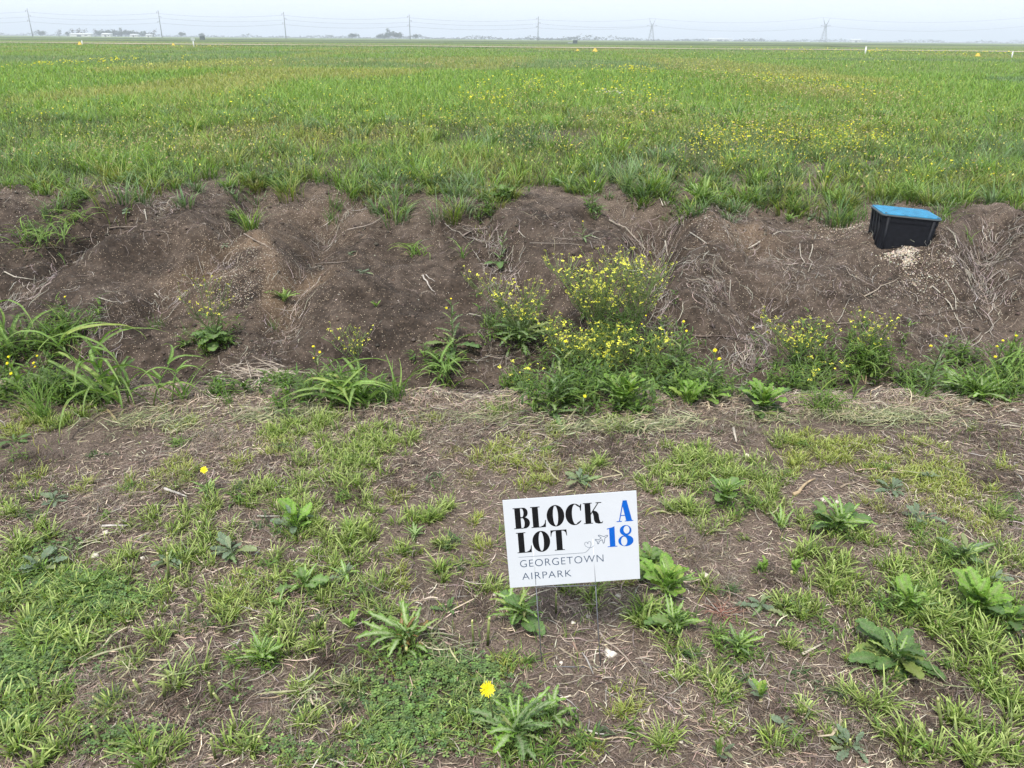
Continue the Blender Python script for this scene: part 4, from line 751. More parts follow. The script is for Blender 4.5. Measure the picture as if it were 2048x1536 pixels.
def rosette(px, py, r, key, n, label, el=.0, mixk=None, stub=None, group='leafy weeds of the verge and bank', inner=True):
    """a rosette of leaves whose radius in the photograph is about r pixels"""
    p = at(px, py); D = depth(p); L = r*D/F*(.94 if 'verge' in group else 1.05); n = int(n*1.5); t = thing('weed_rosette', p, label, 'weed', group)
    for i in range(n):
        az = i*2.399+random.uniform(-.35, .35); f = 1.0 if i < n*.6 or not inner else .68; e = el+(.45 if f < 1 else random.uniform(-.1, .2))
        k = mixk if (mixk and random.random() < .3) else key; f = f*.6 if k == 'brown' else f; put_leaf(t, k, L*f*random.uniform(.55, 1.2), az+random.uniform(-.3, .3), e+random.uniform(-.15, .15), (L*.06*random.gauss(0, 1), L*.06*random.gauss(0, 1), .004+.0015*i), random.uniform(.8, 1.25))
    if stub:
        for i in range(stub):
            a = Acc(); q = random.uniform(0, 6.28); rr = L*.12; h = L*random.uniform(.15, .4); a.tube([(rr*math.cos(q), rr*math.sin(q), 0), (rr*1.6*math.cos(q), rr*1.6*math.sin(q), h)], .006, .005, (.20, .26, .09), 6, (.55, .52, .25)); link('stalk_stub', a.mesh('stalk_stub', M_PLANT), t)
    return t, L
def upright(px, py, hpx, key, n, label, flowers=1, lean=0., lw=.35, fsz=.014, group='upright weeds in the ditch and on the bank', basal=0, bkey=None):
    p = at(px, py); D = depth(p); hh = hpx*D/F*1.05; t = thing('upright_weed', p, label, 'weed', group)
    ln = lean+random.uniform(-.12, .12); S = [(math.sin(ln)*hh*s, .03*hh*math.sin(s*5), hh*s) for s in np.linspace(0, 1, 7)]
    a = Acc(); a.tube(S, max(.0035, .012*hh), .002, (.10, .14, .05), 6); link('stem', a.mesh('stem', M_PLANT), t)
    for i in range(n):
        s = (i+.5)/n; q = S[0]; z = s*.92; loc = (math.sin(ln)*hh*z, .03*hh*math.sin(z*5), hh*z)
        put_leaf(t, key, hh*lw*(1.15-.75*s)*random.uniform(.8, 1.15), i*2.4+random.uniform(-.3, .3), .15+.5*s, loc)
    for i in range(basal): put_leaf(t, bkey or key, hh*lw*1.5*random.uniform(.8, 1.1), i*2.4, -.1, (0, 0, .01))
    for i in range(flowers):
        if i == 0: fl = S[-1]; 
        else:
            b = S[-2-(i % 3)]; q = random.uniform(0, 6.28); fl = (b[0]+.12*hh*math.cos(q), b[1]+.12*hh*math.sin(q), b[2]+.16*hh)
            a = Acc(); a.tube([b, fl], .0018, .0014, (.12, .16, .05), 4); link('flower_stalk', a.mesh('flower_stalk', M_PLANT), t)
        link('flower', FLOWER, t, fl, (random.uniform(.2, .9), random.uniform(-.4, .4), 0), fsz*random.uniform(.8, 1.15))
    return t
def mustard(px, py, hpx, wpx, nclu, label, basal=10, bkey='round', nst=7, cs=.0125, off=0., bl=.3, thin=1.):
    p = at(px, py); D = depth(p); hh = hpx*D/F; ww = wpx*D/F/2*1.55; nclu = int(nclu*1.35); t = thing('mustard_plant', p, label, 'wildflower', 'yellow flowering mustard plants in the ditch')
    a = Acc(); tips = []
    for i in range(nst):
        az = i*2.4+random.uniform(-.4, .4); rr = ww*random.uniform(.3, .85); tx, ty = rr*math.cos(az)+off*ww, rr*math.sin(az)*.7; h = hh*random.uniform(.7, .98)
        P = [(tx*s**1.4, ty*s**1.4, h*s) for s in np.linspace(0, 1, 7)]; P = [(x+.008*random.gauss(0, 1), y+.008*random.gauss(0, 1), z) for x, y, z in P]; a.tube(P, .0040*thin, .0020, (.17, .24, .09), 4); tips.append(P[-1])
        for j in range(max(1, int(1.4*nclu/nst)+1)):
            k = random.randint(2, 5); b = np.array(P[k])+(np.array(P[k+1])-np.array(P[k]))*random.random(); q = random.uniform(0, 6.28); l = hh*random.uniform(.12, .34)
            e = b+np.array([math.cos(q)*l*.7, math.sin(q)*l*.7, l*.75]); m = (b+e)/2+np.array([math.cos(q)*l*.12, math.sin(q)*l*.12, -.02*hh]); e[2] = min(e[2], hh*1.03)
            a.tube([b, m, e], .0021, .0014, (.20, .27, .09), 3); tips.append(tuple(e))
    link('stems', a.mesh('stems', M_PLANT), t); random.shuffle(tips)
    for e in tips[:int(nclu*1.35)]: link('flower_cluster', random.choice(CLUST), t, e, (random.uniform(-.5, .5), random.uniform(-.5, .5), random.uniform(0, 6)), cs*1.18*random.uniform(.55, 1.25))
    for i in range(basal): put_leaf(t, bkey, hh*bl*random.uniform(.7, 1.15), i*2.4, random.uniform(-.1, .4), (0, 0, .01+.012*i*bl), 1.1)
    for i in range(basal//2):
        q = random.uniform(0, 6.28); put_leaf(t, bkey, hh*bl*.5*random.uniform(.6, 1.1), q, .5, (ww*.15*math.cos(q), ww*.1*math.sin(q), hh*random.uniform(.15, .45)))
    return t
def sorghum(px, py, Lpx, n, label, key='sorg', spread=20, dirn=None, group='clumps of coarse broad bladed grass', wsc=1., up=0.):
    """a clump of long arching grass blades; Lpx = blade length in photo pixels"""
    p = at(px, py); D = depth(p); L = Lpx*D/F*1.08; sp = spread*D/F; t = thing('coarse_grass_clump', p, label, 'grass clump', group); n = int(n*1.6); wsc *= .82
    for i in range(n//4): ll = L*random.uniform(.35, .7); link('blade', random.choice(LEAF['dead']), t, (random.gauss(0, .4)*sp, random.gauss(0, .3)*sp, .004), (random.uniform(-.5, .5), .25, random.uniform(0, 6.28)), (ll, ll*wsc*.8, ll))
    culms = []
    if key == 'sorg' and Lpx > 70:
        for i in range(max(2, n//5)):
            q = random.uniform(0, 6.28); rr = sp*random.random(); b = np.array([rr*math.cos(q), rr*math.sin(q)*.7, 0.]); la = dirn+random.gauss(0, .5) if dirn is not None else random.uniform(0, 6.28); ll = L*random.uniform(.3, .6); ta = random.uniform(.2, .6)
            P = [b+np.array([math.cos(la)*ll*ta*s_**1.5, math.sin(la)*ll*ta*s_**1.5, ll*s_]) for s_ in (0, .33, .66, 1)]; culms.append((P, la))
            a = Acc(); a.tube(P, .0055, .003, (.17, .22, .07), 5, (.14, .23, .06)); link('culm', a.mesh('culm', M_PLANT), t)
    for i in range(n):
        az = i*2.4+random.uniform(-.9, .9)
        if dirn is not None and random.random() < .6: az = dirn+random.gauss(0, .7)
        if culms and random.random() < .6:
            P, la = random.choice(culms); k = random.choice((1, 2, 2, 3, 3)); ll = L*random.uniform(.4, .85); az = la+random.choice((0, math.pi))+random.gauss(0, .7)
            link('blade', random.choice(LEAF[key]), t, tuple(P[k]), (random.uniform(-.7, .7), -(up+random.uniform(-.4, .3)), az), (ll, ll*wsc*1.15, ll)); continue
        q = random.uniform(0, 6.28); rr = sp*random.random(); x, y = rr*math.cos(q), rr*math.sin(q)*.7; z = float(H(p[0]+x, p[1]+y))-p[2]
        ll = L*random.uniform(.45, 1.1); o = link('blade', random.choice(LEAF[key]), t, (x, y, z-.004), (random.uniform(-.5, .5), -(up+random.uniform(-.05, .25)), az), (ll, ll*wsc, ll))
    return t

# ------------------------------------------------------------------ the clumps in the ditch and on the bank
sorghum(715, 812, 165, 20, 'largest clump of broad arching grass blades, at the ditch edge left of centre', spread=34, dirn=3.0, wsc=1.25)
sorghum(800, 806, 130, 5, 'small upright grass clump just right of the largest arching clump', 'sorgu', spread=14, wsc=.9)
sorghum(235, 808, 205, 20, 'tall clump of broad grass blades leaning left at the ditch edge', spread=50, dirn=2.6, wsc=1.1)
sorghum(330, 812, 120, 9, 'young corn like grass shoots right of the tall leaning clump', spread=30, wsc=1.35)
sorghum(368, 800, 100, 6, 'slim grass shoot bending right beside the young corn like shoots', 'sorgu', spread=8, wsc=1.2)
sorghum(895, 768, 110, 15, 'medium clump of broad blades in the ditch left of the pale leafy plant', spread=22, wsc=1.1)
sorghum(830, 512, 62, 18, 'grass clump alone on the middle of the bank', spread=26)
sorghum(926, 520, 52, 5, 'single grass shoot on the bank right of the grass clump', 'sorgu', spread=6, wsc=1.2)
sorghum(85, 492, 78, 26, 'big drooping grass clump on the left part of the bank', spread=48, wsc=.8)
sorghum(152, 445, 62, 18, 'grass clump above and right of the big drooping clump on the left bank', spread=28, wsc=.8)
sorghum(143, 395, 50, 14, 'dark leafy grass at the top of the left bank', spread=24)
sorghum(30, 720, 170, 9, 'tall leaning grass stems at the left picture edge', spread=40, dirn=2.2)
sorghum(125, 690, 95, 30, 'dense round tuft of grass above the leaning clump at the left', 'sorgu', spread=50, wsc=.7)
sorghum(85, 838, 105, 34, 'dense narrow bladed tuft at the lower left of the ditch edge', 'sorgu', spread=22, dirn=2.4, wsc=.45)
sorghum(1826, 405, 72, 22, 'tall drooping grass right behind the black box', spread=28, dirn=2.6, wsc=.7)
sorghum(1885, 440, 44, 24, 'grass tuft at the right side of the black box', 'sorgu', spread=24, wsc=.7)
sorghum(1700, 442, 52, 40, 'thick fine grass tuft at the left side of the black box', 'fine', spread=34, wsc=1.1)
sorghum(1940, 480, 34, 6, 'thin grass shoot on the bank right of the black box', 'sorgu', spread=8)
sorghum(2030, 790, 150, 22, 'big bright grass clump at the right picture edge of the ditch', spread=44, wsc=.8)
sorghum(1990, 800, 95, 26, 'fine bladed grass beside the big clump at the right edge', 'sorgu', spread=28, wsc=.5)
sorghum(1722, 742, 92, 34, 'dark green clump of broad blades among yellow flowers at the right', spread=34, wsc=1.15, up=.15)
sorghum(1640, 822, 84, 44, 'spreading rosette of narrow grass between the two big leafy rosettes', spread=34, wsc=.5)
sorghum(1480, 790, 40, 10, 'small grass tuft by the left side of the big leafy rosette', 'sorgu', spread=16, wsc=.8)
sorghum(1830, 800, 70, 20, 'grass tuft at the foot of the feathery weed on the right', 'sorgu', spread=26, wsc=.6)
for (px, py, L, n, lab) in [(318, 655, 36, 18, 'fine dark sedge tuft left of the small mustard plant'), (372, 668, 30, 14, 'fine sedge tuft touching the small mustard plant'), (545, 655, 30, 14, 'fine sedge tuft below the serrated rosette'), (982, 662, 48, 22, 'dark fine sedge tuft left of the big yellow flower mass'),
    (664, 445, 34, 26, 'lower of two dark fine tufts on the bank top'), (672, 420, 36, 26, 'upper of two dark fine tufts on the bank top'), (478, 445, 40, 14, 'thin tuft in the gully on the left bank'), (1060, 640, 30, 10, 'thin tuft at the foot of the bank by the mustard'), (1245, 640, 60, 14, 'wispy tuft behind the yellow flower mass'), (1005, 822, 30, 20, 'small bright tuft at the ditch edge in the middle'), (460, 810, 60, 12, 'slender tuft left of the heap of pale stalks'), (300, 655, 26, 10, 'faint sedge tuft at the foot of the left bank')]:
    sorghum(px, py, L, n, lab, 'fine', 14, group='fine sedge tufts in the ditch and bank')

mustard(432, 690, 128, 120, 34, 'small mustard plant with leafy base, alone on the left of the ditch', 16, 'round', 8, .0115, bl=.32)
mustard(1040, 690, 150, 170, 80, 'mustard plant with a dense grey green base, left of the yellow flower mass', 26, 'thist', 10, .0125, -.2, bl=.42)
mustard(1190, 690, 172, 180, 190, 'tallest mustard plant in the middle of the yellow flower mass', 6, 'thist', 16, .0125, 0, bl=.2)
mustard(1265, 680, 165, 120, 90, 'wiry mustard plant at the right side of the yellow flower mass', 4, 'thist', 12, .0095, .2, bl=.15)
mustard(1140, 745, 110, 150, 80, 'low mustard plant in front of the tallest one', 10, 'thist', 8, .0125, 0, bl=.3)
mustard(1210, 775, 130, 170, 80, 'front mustard plant just above the leafy green clump', 12, 'dandd', 9, .0125, 0, bl=.3)
mustard(1290, 770, 110, 90, 22, 'sparse mustard stems right of the leafy green clump', 6, 'dandd', 6, .012, 0, bl=.25)
mustard(715, 740, 92, 90, 26, 'thin yellow flower sprays rising behind the largest grass clump', 4, 'thist', 7, .010, -.2, bl=.2)
mustard(1045, 790, 72, 70, 9, 'pale small leafed weed with few yellow buds at the ditch edge', 8, 'round', 5, .010, 0, bl=.35)
mustard(1590, 745, 110, 150, 64, 'spreading mustard plant left of the dark grass clump', 8, 'thist', 11, .012, -.1, bl=.22)
mustard(1725, 735, 112, 110, 44, 'mustard sprays rising out of the dark grass clump', 4, 'lance', 8, .0115, .1, bl=.2)
mustard(1620, 790, 90, 90, 12, 'low flowering sprays above the spreading grass rosette', 6, 'thist', 6, .011, 0, bl=.25)
mustard(1310, 720, 90, 70, 8, 'few flowered mustard stem left of the tall thistle', 4, 'thist', 4, .011, 0, bl=.2)

upright(905, 690, 95, 'thist', 16, 'upright weed with a single yellow flower in the middle of the ditch', 2, .0, .42, .010, basal=7, bkey='ovald')
upright(1000, 525, 62, 'thist', 12, 'weed with dark leafy foot on the bank above the mustard', 0, .05, .4, basal=7, bkey='ovald')
upright(975, 440, 60, 'thist', 14, 'bushy weed near the bank top above the leafy one', 1, 0, .42, .008)
upright(1184, 425, 56, 'thist', 14, 'weed standing near the bank top right of the pair of weeds', 1, 0, .45, .008, basal=5)
upright(1166, 482, 34, 'thist', 9, 'small weed below the one near the bank top', 1, 0, .5, .006, basal=4)
upright(1358, 780, 140, 'thist', 22, 'tall feathery thistle with a yellow flower left of the tall yellow headed one', 2, -.02, .34, .011)
upright(1412, 800, 105, 'thist', 18, 'thistle with a round yellow flower head right of the feathery one', 2, .02, .4, .014, basal=6, bkey='oval')
upright(1110, 830, 150, 'thist', 20, 'tall serrated thistle in front of the yellow flower mass', 1, .0, .36, .010, basal=4)
upright(1165, 850, 60, 'thist', 8, 'small thistle with a bright yellow head at the ditch edge', 1, .0, .4, .012)
upright(1850, 800, 135, 'thist', 24, 'tall feathery weed standing left of the big right hand rosette', 2, .05, .34, .010)
upright(640, 770, 80, 'thist', 12, 'small yellow flowered weed left of the largest grass clump', 3, 0, .4, .010)
upright(40, 800, 90, 'oval', 14, 'leafy weed with small yellow flowers at the left edge', 3, 0, .42, .010)
upright(85, 775, 70, 'thist', 12, 'yellow flowered weed inside the left grass', 3, 0, .4, .009)
upright(140, 640, 50, 'thist', 8, 'weed with one orange yellow flower behind the round tuft at the left', 1, 0, .4, .010)
upright(1990, 770, 95, 'thist', 16, 'weed with paired yellow flowers near the right edge', 3, 0, .4, .011, basal=4)
upright(1705, 800, 60, 'lance', 9, 'dull purplish broad leafed sprout below the dark grass clump', 0, 0, .6)
upright(1655, 790, 50, 'lance', 8, 'pointed leafed sprout behind the spreading grass rosette', 0, -.05, .7)
upright(2010, 740, 70, 'lance', 12, 'leafy shoot with broad pointed leaves at the right edge', 1, 0, .6, .010)
upright(1920, 730, 60, 'thist', 12, 'wispy grey green weed on the bank foot near the right edge', 0, 0, .4)
upright(1290, 720, 90, 'thist', 10, 'thin weed among the wiry mustard stems', 2, 0, .3, .008)

rosette(568, 603, 42, 'dand', 14, 'serrated rosette on the left bank, alone on bare soil', .35)
rosette(1525, 822, 62, 'oval', 26, 'big rounded leafy rosette at the ditch edge right of centre', .25, 'ovald')
rosette(1525, 830, 56, 'ovald', 9, 'flat dark leaves under the big rounded rosette', -.1, None, inner=False)
rosette(1950, 800, 92, 'dandd', 26, 'largest leafy rosette at the right of the ditch edge', .3, 'dand')
rosette(1245, 815, 78, 'dandd', 26, 'leafy green clump in front of the yellow flower mass', .4, 'oval')
rosette(1278, 826, 34, 'round', 7, 'glossy big round leaf plant at the foot of the leafy clump', .25)
rosette(1375, 815, 56, 'oval', 16, 'bright leafy rosette at the foot of the yellow headed thistle', .4)
rosette(700, 508, 17, 'dust', 9, 'tiny grey rosette at mid bank left of the grass clump'); rosette(728, 549, 17, 'dust', 9, 'tiny grey rosette below the first tiny one on the bank'); rosette(752, 616, 14, 'oval', 7, 'tiny sprout near the foot of the bank', .5)
rosette(812, 424, 26, 'thist', 12, 'low serrated rosette near the bank top in the middle', .3); rosette(255, 432, 18, 'dust', 9, 'small grey rosette on the left bank'); rosette(1010, 395, 34, 'round', 18, 'round leafed patch at the edge of the field', .4)
rosette(505, 372, 34, 'thist', 34, 'leafy patch at the bank top left of centre', .4, 'dandd'); rosette(265, 372, 30, 'thist', 18, 'leafy plant at the edge of the field at the left', .4); rosette(1138, 380, 40, 'thist', 18, 'dark leafy plant at the edge of the field right of centre', .4)
rosette(1400, 410, 52, 'dandd', 24, 'leafy patch where the right mound meets the field', .4, 'lance'); rosette(1578, 440, 24, 'dand', 12, 'small bright rosette on the right bank top', .4); rosette(1625, 440, 22, 'dust', 9, 'small grey leafed rosette near the box'); rosette(470, 435, 20, 'thist', 10, 'small weed rosette in the left gully', .3)
rosette(450, 500, 12, 'dust', 7, 'tiny weed lower in the left gully'); rosette(1280, 400, 24, 'thist', 12, 'weed at the grass edge right of the leafy plant', .5)
# ------------------------------------------------------------------ rosettes in the mown verge
RL = [
 (811, 1300, 92, 'dandd', 34, .35, 'brown', 6, 'large chopped rosette with a withered brown centre left of the sign'),
 (1042, 1236, 72, 'dand', 24, .15, 'ovald', 2, 'rosette with pale midribs and a cut centre under the left leg of the sign'),
 (1335, 1192, 84, 'oval', 20, .25, 'dand', 2, 'bright rosette with long pale ribbed leaves just right of the sign'),
 (1350, 1262, 62, 'dand', 22, .3, 'ovald', 0, 'toothed rosette below the bright one right of the sign'),
 (1785, 1330, 100, 'ovald', 20, .1, 'dand', 1, 'largest dark green rosette at the lower right'),
 (1672, 1062, 76, 'dand', 22, .2, 'ovald', 0, 'wide toothed rosette right of the three white stones'),
 (1560, 1058, 46, 'dand', 9, .55, None, 0, 'small upright bright leafed rosette below the white stones'),
 (1450, 1005, 54, 'dand', 22, .55, 'round', 0, 'bright lettuce green rosette right of the sign top'),
 (1525, 1148, 30, 'oval', 11, .7, None, 0, 'small upright rosette, left one of a pair'), (1588, 1152, 36, 'oval', 12, .6, None, 1, 'small upright rosette, right one of a pair'),
 (1478, 1305, 54, 'dand', 18, .4, 'thist', 0, 'feathery rosette below the red weed'), (1519, 1400, 44, 'oval', 12, .5, 'dust', 1, 'leafy plant with one cut stem at the lower right of the sign'),
 (1030, 1480, 112, 'thist', 26, .25, 'dand', 0, 'wide broad lobed weed at the bottom below the yellow flower'), (1100, 1440, 70, 'dandd', 14, .35, None, 0, 'lobed weed just right of the bottom yellow flower'),
 (530, 1325, 60, 'dand', 18, .4, None, 0, 'bright notched rosette at the lower left'), (610, 1180, 54, 'dand', 14, .35, 'round', 0, 'notched leafy rosette left of the middle'),
 (590, 1060, 56, 'oval', 18, .35, 'dust', 0, 'leafy bright rosette amid the left tufts'), (465, 1112, 56, 'dust', 12, .1, 'thist', 0, 'grey spiny leafed thistle rosette at the left'),
 (340, 1130, 44, 'dust', 9, .1, 'thist', 1, 'grey prickly rosette with a cut stem at the left'), (85, 1140, 52, 'dust', 10, .2, None, 1, 'grey green weed near the left edge'),
 (28, 885, 40, 'ovald', 5, .0, None, 0, 'flat grey leafed weed at the left edge near the ditch'), (418, 985, 36, 'dand', 8, .4, None, 0, 'small weed carrying the upper yellow dandelion'),
 (110, 1005, 36, 'dust', 7, .05, None, 0, 'flat grey leaf cluster on straw at the left'), (1860, 960, 26, 'dust', 7, .1, None, 0, 'flat grey leaves near the yellow tufts at the right'),
 (1840, 1045, 44, 'dust', 8, .15, None, 0, 'single broad blue grey leafed weed at the right'), (1785, 985, 40, 'dust', 9, .1, 'dandd', 0, 'grey green creeping weed among the right tufts'),
 (1925, 1125, 62, 'dandd', 20, .3, 'dust', 0, 'leafy weed patch at the right edge, upper one'), (1950, 1230, 84, 'oval', 22, .3, 'ovald', 0, 'broad leafed weed within the right edge grass'),
 (1815, 1222, 62, 'dandd', 20, .35, 'oval', 0, 'green leafy weed left of the right edge grass'), (2020, 1250, 60, 'ovald', 14, .25, 'oval', 0, 'dark leafed weed at the right picture edge'),
 (1570, 1455, 36, 'dust', 6, -.05, None, 0, 'flat withered grey leaf at the bottom right'), (1437, 1512, 40, 'lance', 14, .5, 'dust', 0, 'small star shaped sprout at the bottom right of the middle'),
 (1520, 1215, 50, 'dust', 9, .0, 'thist', 0, 'grey spiny leaf lying right of the red weed'), (1985, 1170, 36, 'dust', 9, .1, None, 0, 'silvery spiny leaf near the right edge'),
 (1160, 968, 44, 'dust', 10, .1, 'thist', 0, 'grey leafed weed just above the sign'), (830, 1075, 34, 'dandd', 9, .2, None, 0, 'small dark weed left of the sign'),
 (690, 1160, 44, 'dand', 12, .3, 'dust', 0, 'notched weed in the grass left of the middle'), (895, 1228, 34, 'ovald', 5, .3, None, 1, 'broad dark leaf left of the sign legs'),
 (470, 1385, 40, 'lance', 5, .1, None, 0, 'spreading grass like sprout at the lower left'), (785, 1440, 66, 'ovald', 2, -.15, None, 0, 'one long grey green leaf hanging down at the bottom'),
 (1300, 1135, 50, 'round', 16, .25, None, 0, 'small lobed leaves at the right corner of the sign'), (1700, 1500, 50, 'dust', 8, .1, None, 0, 'grey leaves in the bottom straw right of the middle'),
 (700, 1260, 40, 'oval', 9, .25, None, 0, 'small leafy plant left of the chopped rosette'), (560, 1220, 40, 'dand', 9, .3, None, 0, 'narrow notched rosette between the lower left tufts'),
 (180, 1180, 46, 'dand', 14, .3, 'round', 0, 'bright notched leaves at the edge of the clover'), (1240, 1010, 0, 'dand', 0, 0, None, 0, '')]
for (px, py, r, key, n, el, mk, sb, lab) in RL:
    if r: rosette(px, py, r, key, n, lab, el, mk, sb or None, 'leafy weeds in the mown verge')
# dandelions on bare stalks
def dandelion(px, py, bx, by, s, label):
    b = at(bx, by); q = ray(px, py); top = CAM+q*((b[1]-.02)/q[1]); t = thing('dandelion', b, label, 'dandelion', None)
    e = top-b; a = Acc(); a.tube([(0, 0, 0), (e[0]*.4, e[1]*.4, e[2]*.5), tuple(e)], .0028, .0022, (.13, .15, .07), 6); link('stalk', a.mesh('stalk', M_PLANT), t)
    link('flower', FLOWER, t, tuple(e), (.85, .1, .3), s)
    for i in range(4): put_leaf(t, 'dand', .09, i*1.6, .2)
dandelion(974, 1378, 990, 1462, .024, 'large yellow dandelion flower near the bottom left of the sign legs'); dandelion(408, 940, 420, 990, .017, 'small yellow dandelion in the tufts at the left')
# red spurge
p = at(1444, 1228); t = thing('red_weed', p, 'flat weed with bare red stems right of the sign', 'weed')
for i in range(26):
    az = i*2.4+random.uniform(-.3, .3); L = random.uniform(.05, .115); P = [(L*s*math.cos(az+.5*s*random.uniform(-1, 1)), L*s*math.sin(az), .008+.03*s*random.random()) for s in (0, .33, .66, 1)]
    a = Acc(); a.tube(P, .0022, .0009, (.36, .18, .14), 4, (.36, .24, .18)); 
    for s in (1, 2): 
        b = np.array(P[s]); a.tube([b, b+np.array([math.cos(az+.7), math.sin(az+.7), .15])*L*.35], .0012, .0007, (.34, .18, .14), 3)
    link('stem', a.mesh('stem', M_PLANT), t)
# chopped stalks
def stub(px, py, tpx, tpy, rad, label):
    b = at(px, py); q = ray(tpx, tpy); tp = CAM+q*(b[1]/q[1]); e = tp-b; t = thing('cut_stalk', b, label, 'cut stalk', 'chopped green stalks standing in the verge')
    a = Acc(); a.tube([(0, 0, -.005), tuple(e*.55), tuple(e)], rad*1.15, rad, (.10, .13, .05), 7, (.30, .34, .12)); link('stalk', a.mesh('stalk', M_PLANT), t)
    a = Acc(); a.tube([tuple(e), tuple(e*1.10+np.array([.002, 0, 0]))], rad*1.05, rad*.8, (.50, .52, .18), 7, (.58, .56, .30)); link('cut_tip', a.mesh('cut_tip', M_PLANT), t)
for (a_, b_, c_, d_, r_, l_) in [(1886, 1478, 1876, 1402, .005, 'tallest cut stalk with a pale tip at the lower right'), (948, 1300, 944, 1245, .0035, 'cut yellowish stalk left of the sign, right of the large chopped rosette'), (330, 1400, 326, 1360, .005, 'short cut green stalk at the lower left, by the dry straw swirl'),
    (285, 1388, 268, 1362, .005, 'brownish split stalk left of the short green one'), (425, 1400, 418, 1368, .004, 'cut stalk right of the straw swirl'), (448, 1412, 428, 1388, .0045, 'leaning cut stalk right of the straw swirl'), (230, 1425, 188, 1395, .004, 'slanting pale cut stalk at the lower left'),
    (208, 1488, 184, 1455, .004, 'cut shoot near the bottom left'), (432, 1520, 422, 1480, .004, 'red footed cut shoot at the bottom left'), (535, 1505, 518, 1475, .0045, 'grey green cut shoot at the bottom left of the middle'), (338, 1160, 334, 1110, .0045, 'cut stem rising from the grey prickly rosette'),
    (1112, 1225, 1112, 1190, .0035, 'dark cut stem directly under the sign board'), (1842, 1520, 1840, 1500, .004, 'yellow tipped cut shoot at the bottom right'), (635, 1270, 628, 1245, .004, 'left pale tipped stub of the group at the left'), (652, 1275, 650, 1247, .004, 'right pale tipped stub of the group at the left'), (575, 1270, 560, 1240, .004, 'pale slanting stub above the notched rosette'), (380, 1250, 372, 1212, .004, 'thick green stub amid grey straw at the left'),
    (315, 1270, 312, 1240, .003, 'thin green stub at the left'), (1703, 1500, 1700, 1480, .0035, 'short stub at the bottom in grey straw'), (975, 1290, 978, 1240, .0045, 'green stub beside the rosette under the sign leg')]: stub(a_, b_, c_, d_, r_, l_)

# ------------------------------------------------------------------ single dry stalks and twigs
def stick(pts, wpx, label, c=(.40, .35, .29), name='dry_stalk', grp='dry stalks lying on the ground', lift=.008):
    Q = []; 
    for (a, b) in zip(pts[:-1], pts[1:]):
        for s in (0, .33, .66): Q.append(at(a[0]+(b[0]-a[0])*s, a[1]+(b[1]-a[1])*s))
    Q.append(at(*pts[-1])); Q = np.array(Q); D = depth(Q[0]); r = wpx*D/F/2
    k = np.ones(3)/3
    L_ = np.linalg.norm(Q[-1]-Q[0]); Q[1:-1, :2] += .022*L_*np.random.default_rng(int(pts[0][0])).normal(size=(len(Q)-2, 2))
    if len(Q) > 4: Q[1:-1, 2] = np.convolve(Q[:, 2], k, 'same')[1:-1]
    Q[:, 2] += r+lift; o = Q[0].copy(); a = Acc(); a.tube(Q-o, r, r*.4, c, 6, tuple(np.array(c)*.85)); ob = link(name, a.mesh(name, M_STRAW), None, o); tag(ob, label, 'dry stalk', grp); return ob
BRN = (.14, .105, .085); PALE = (.50, .45, .37)
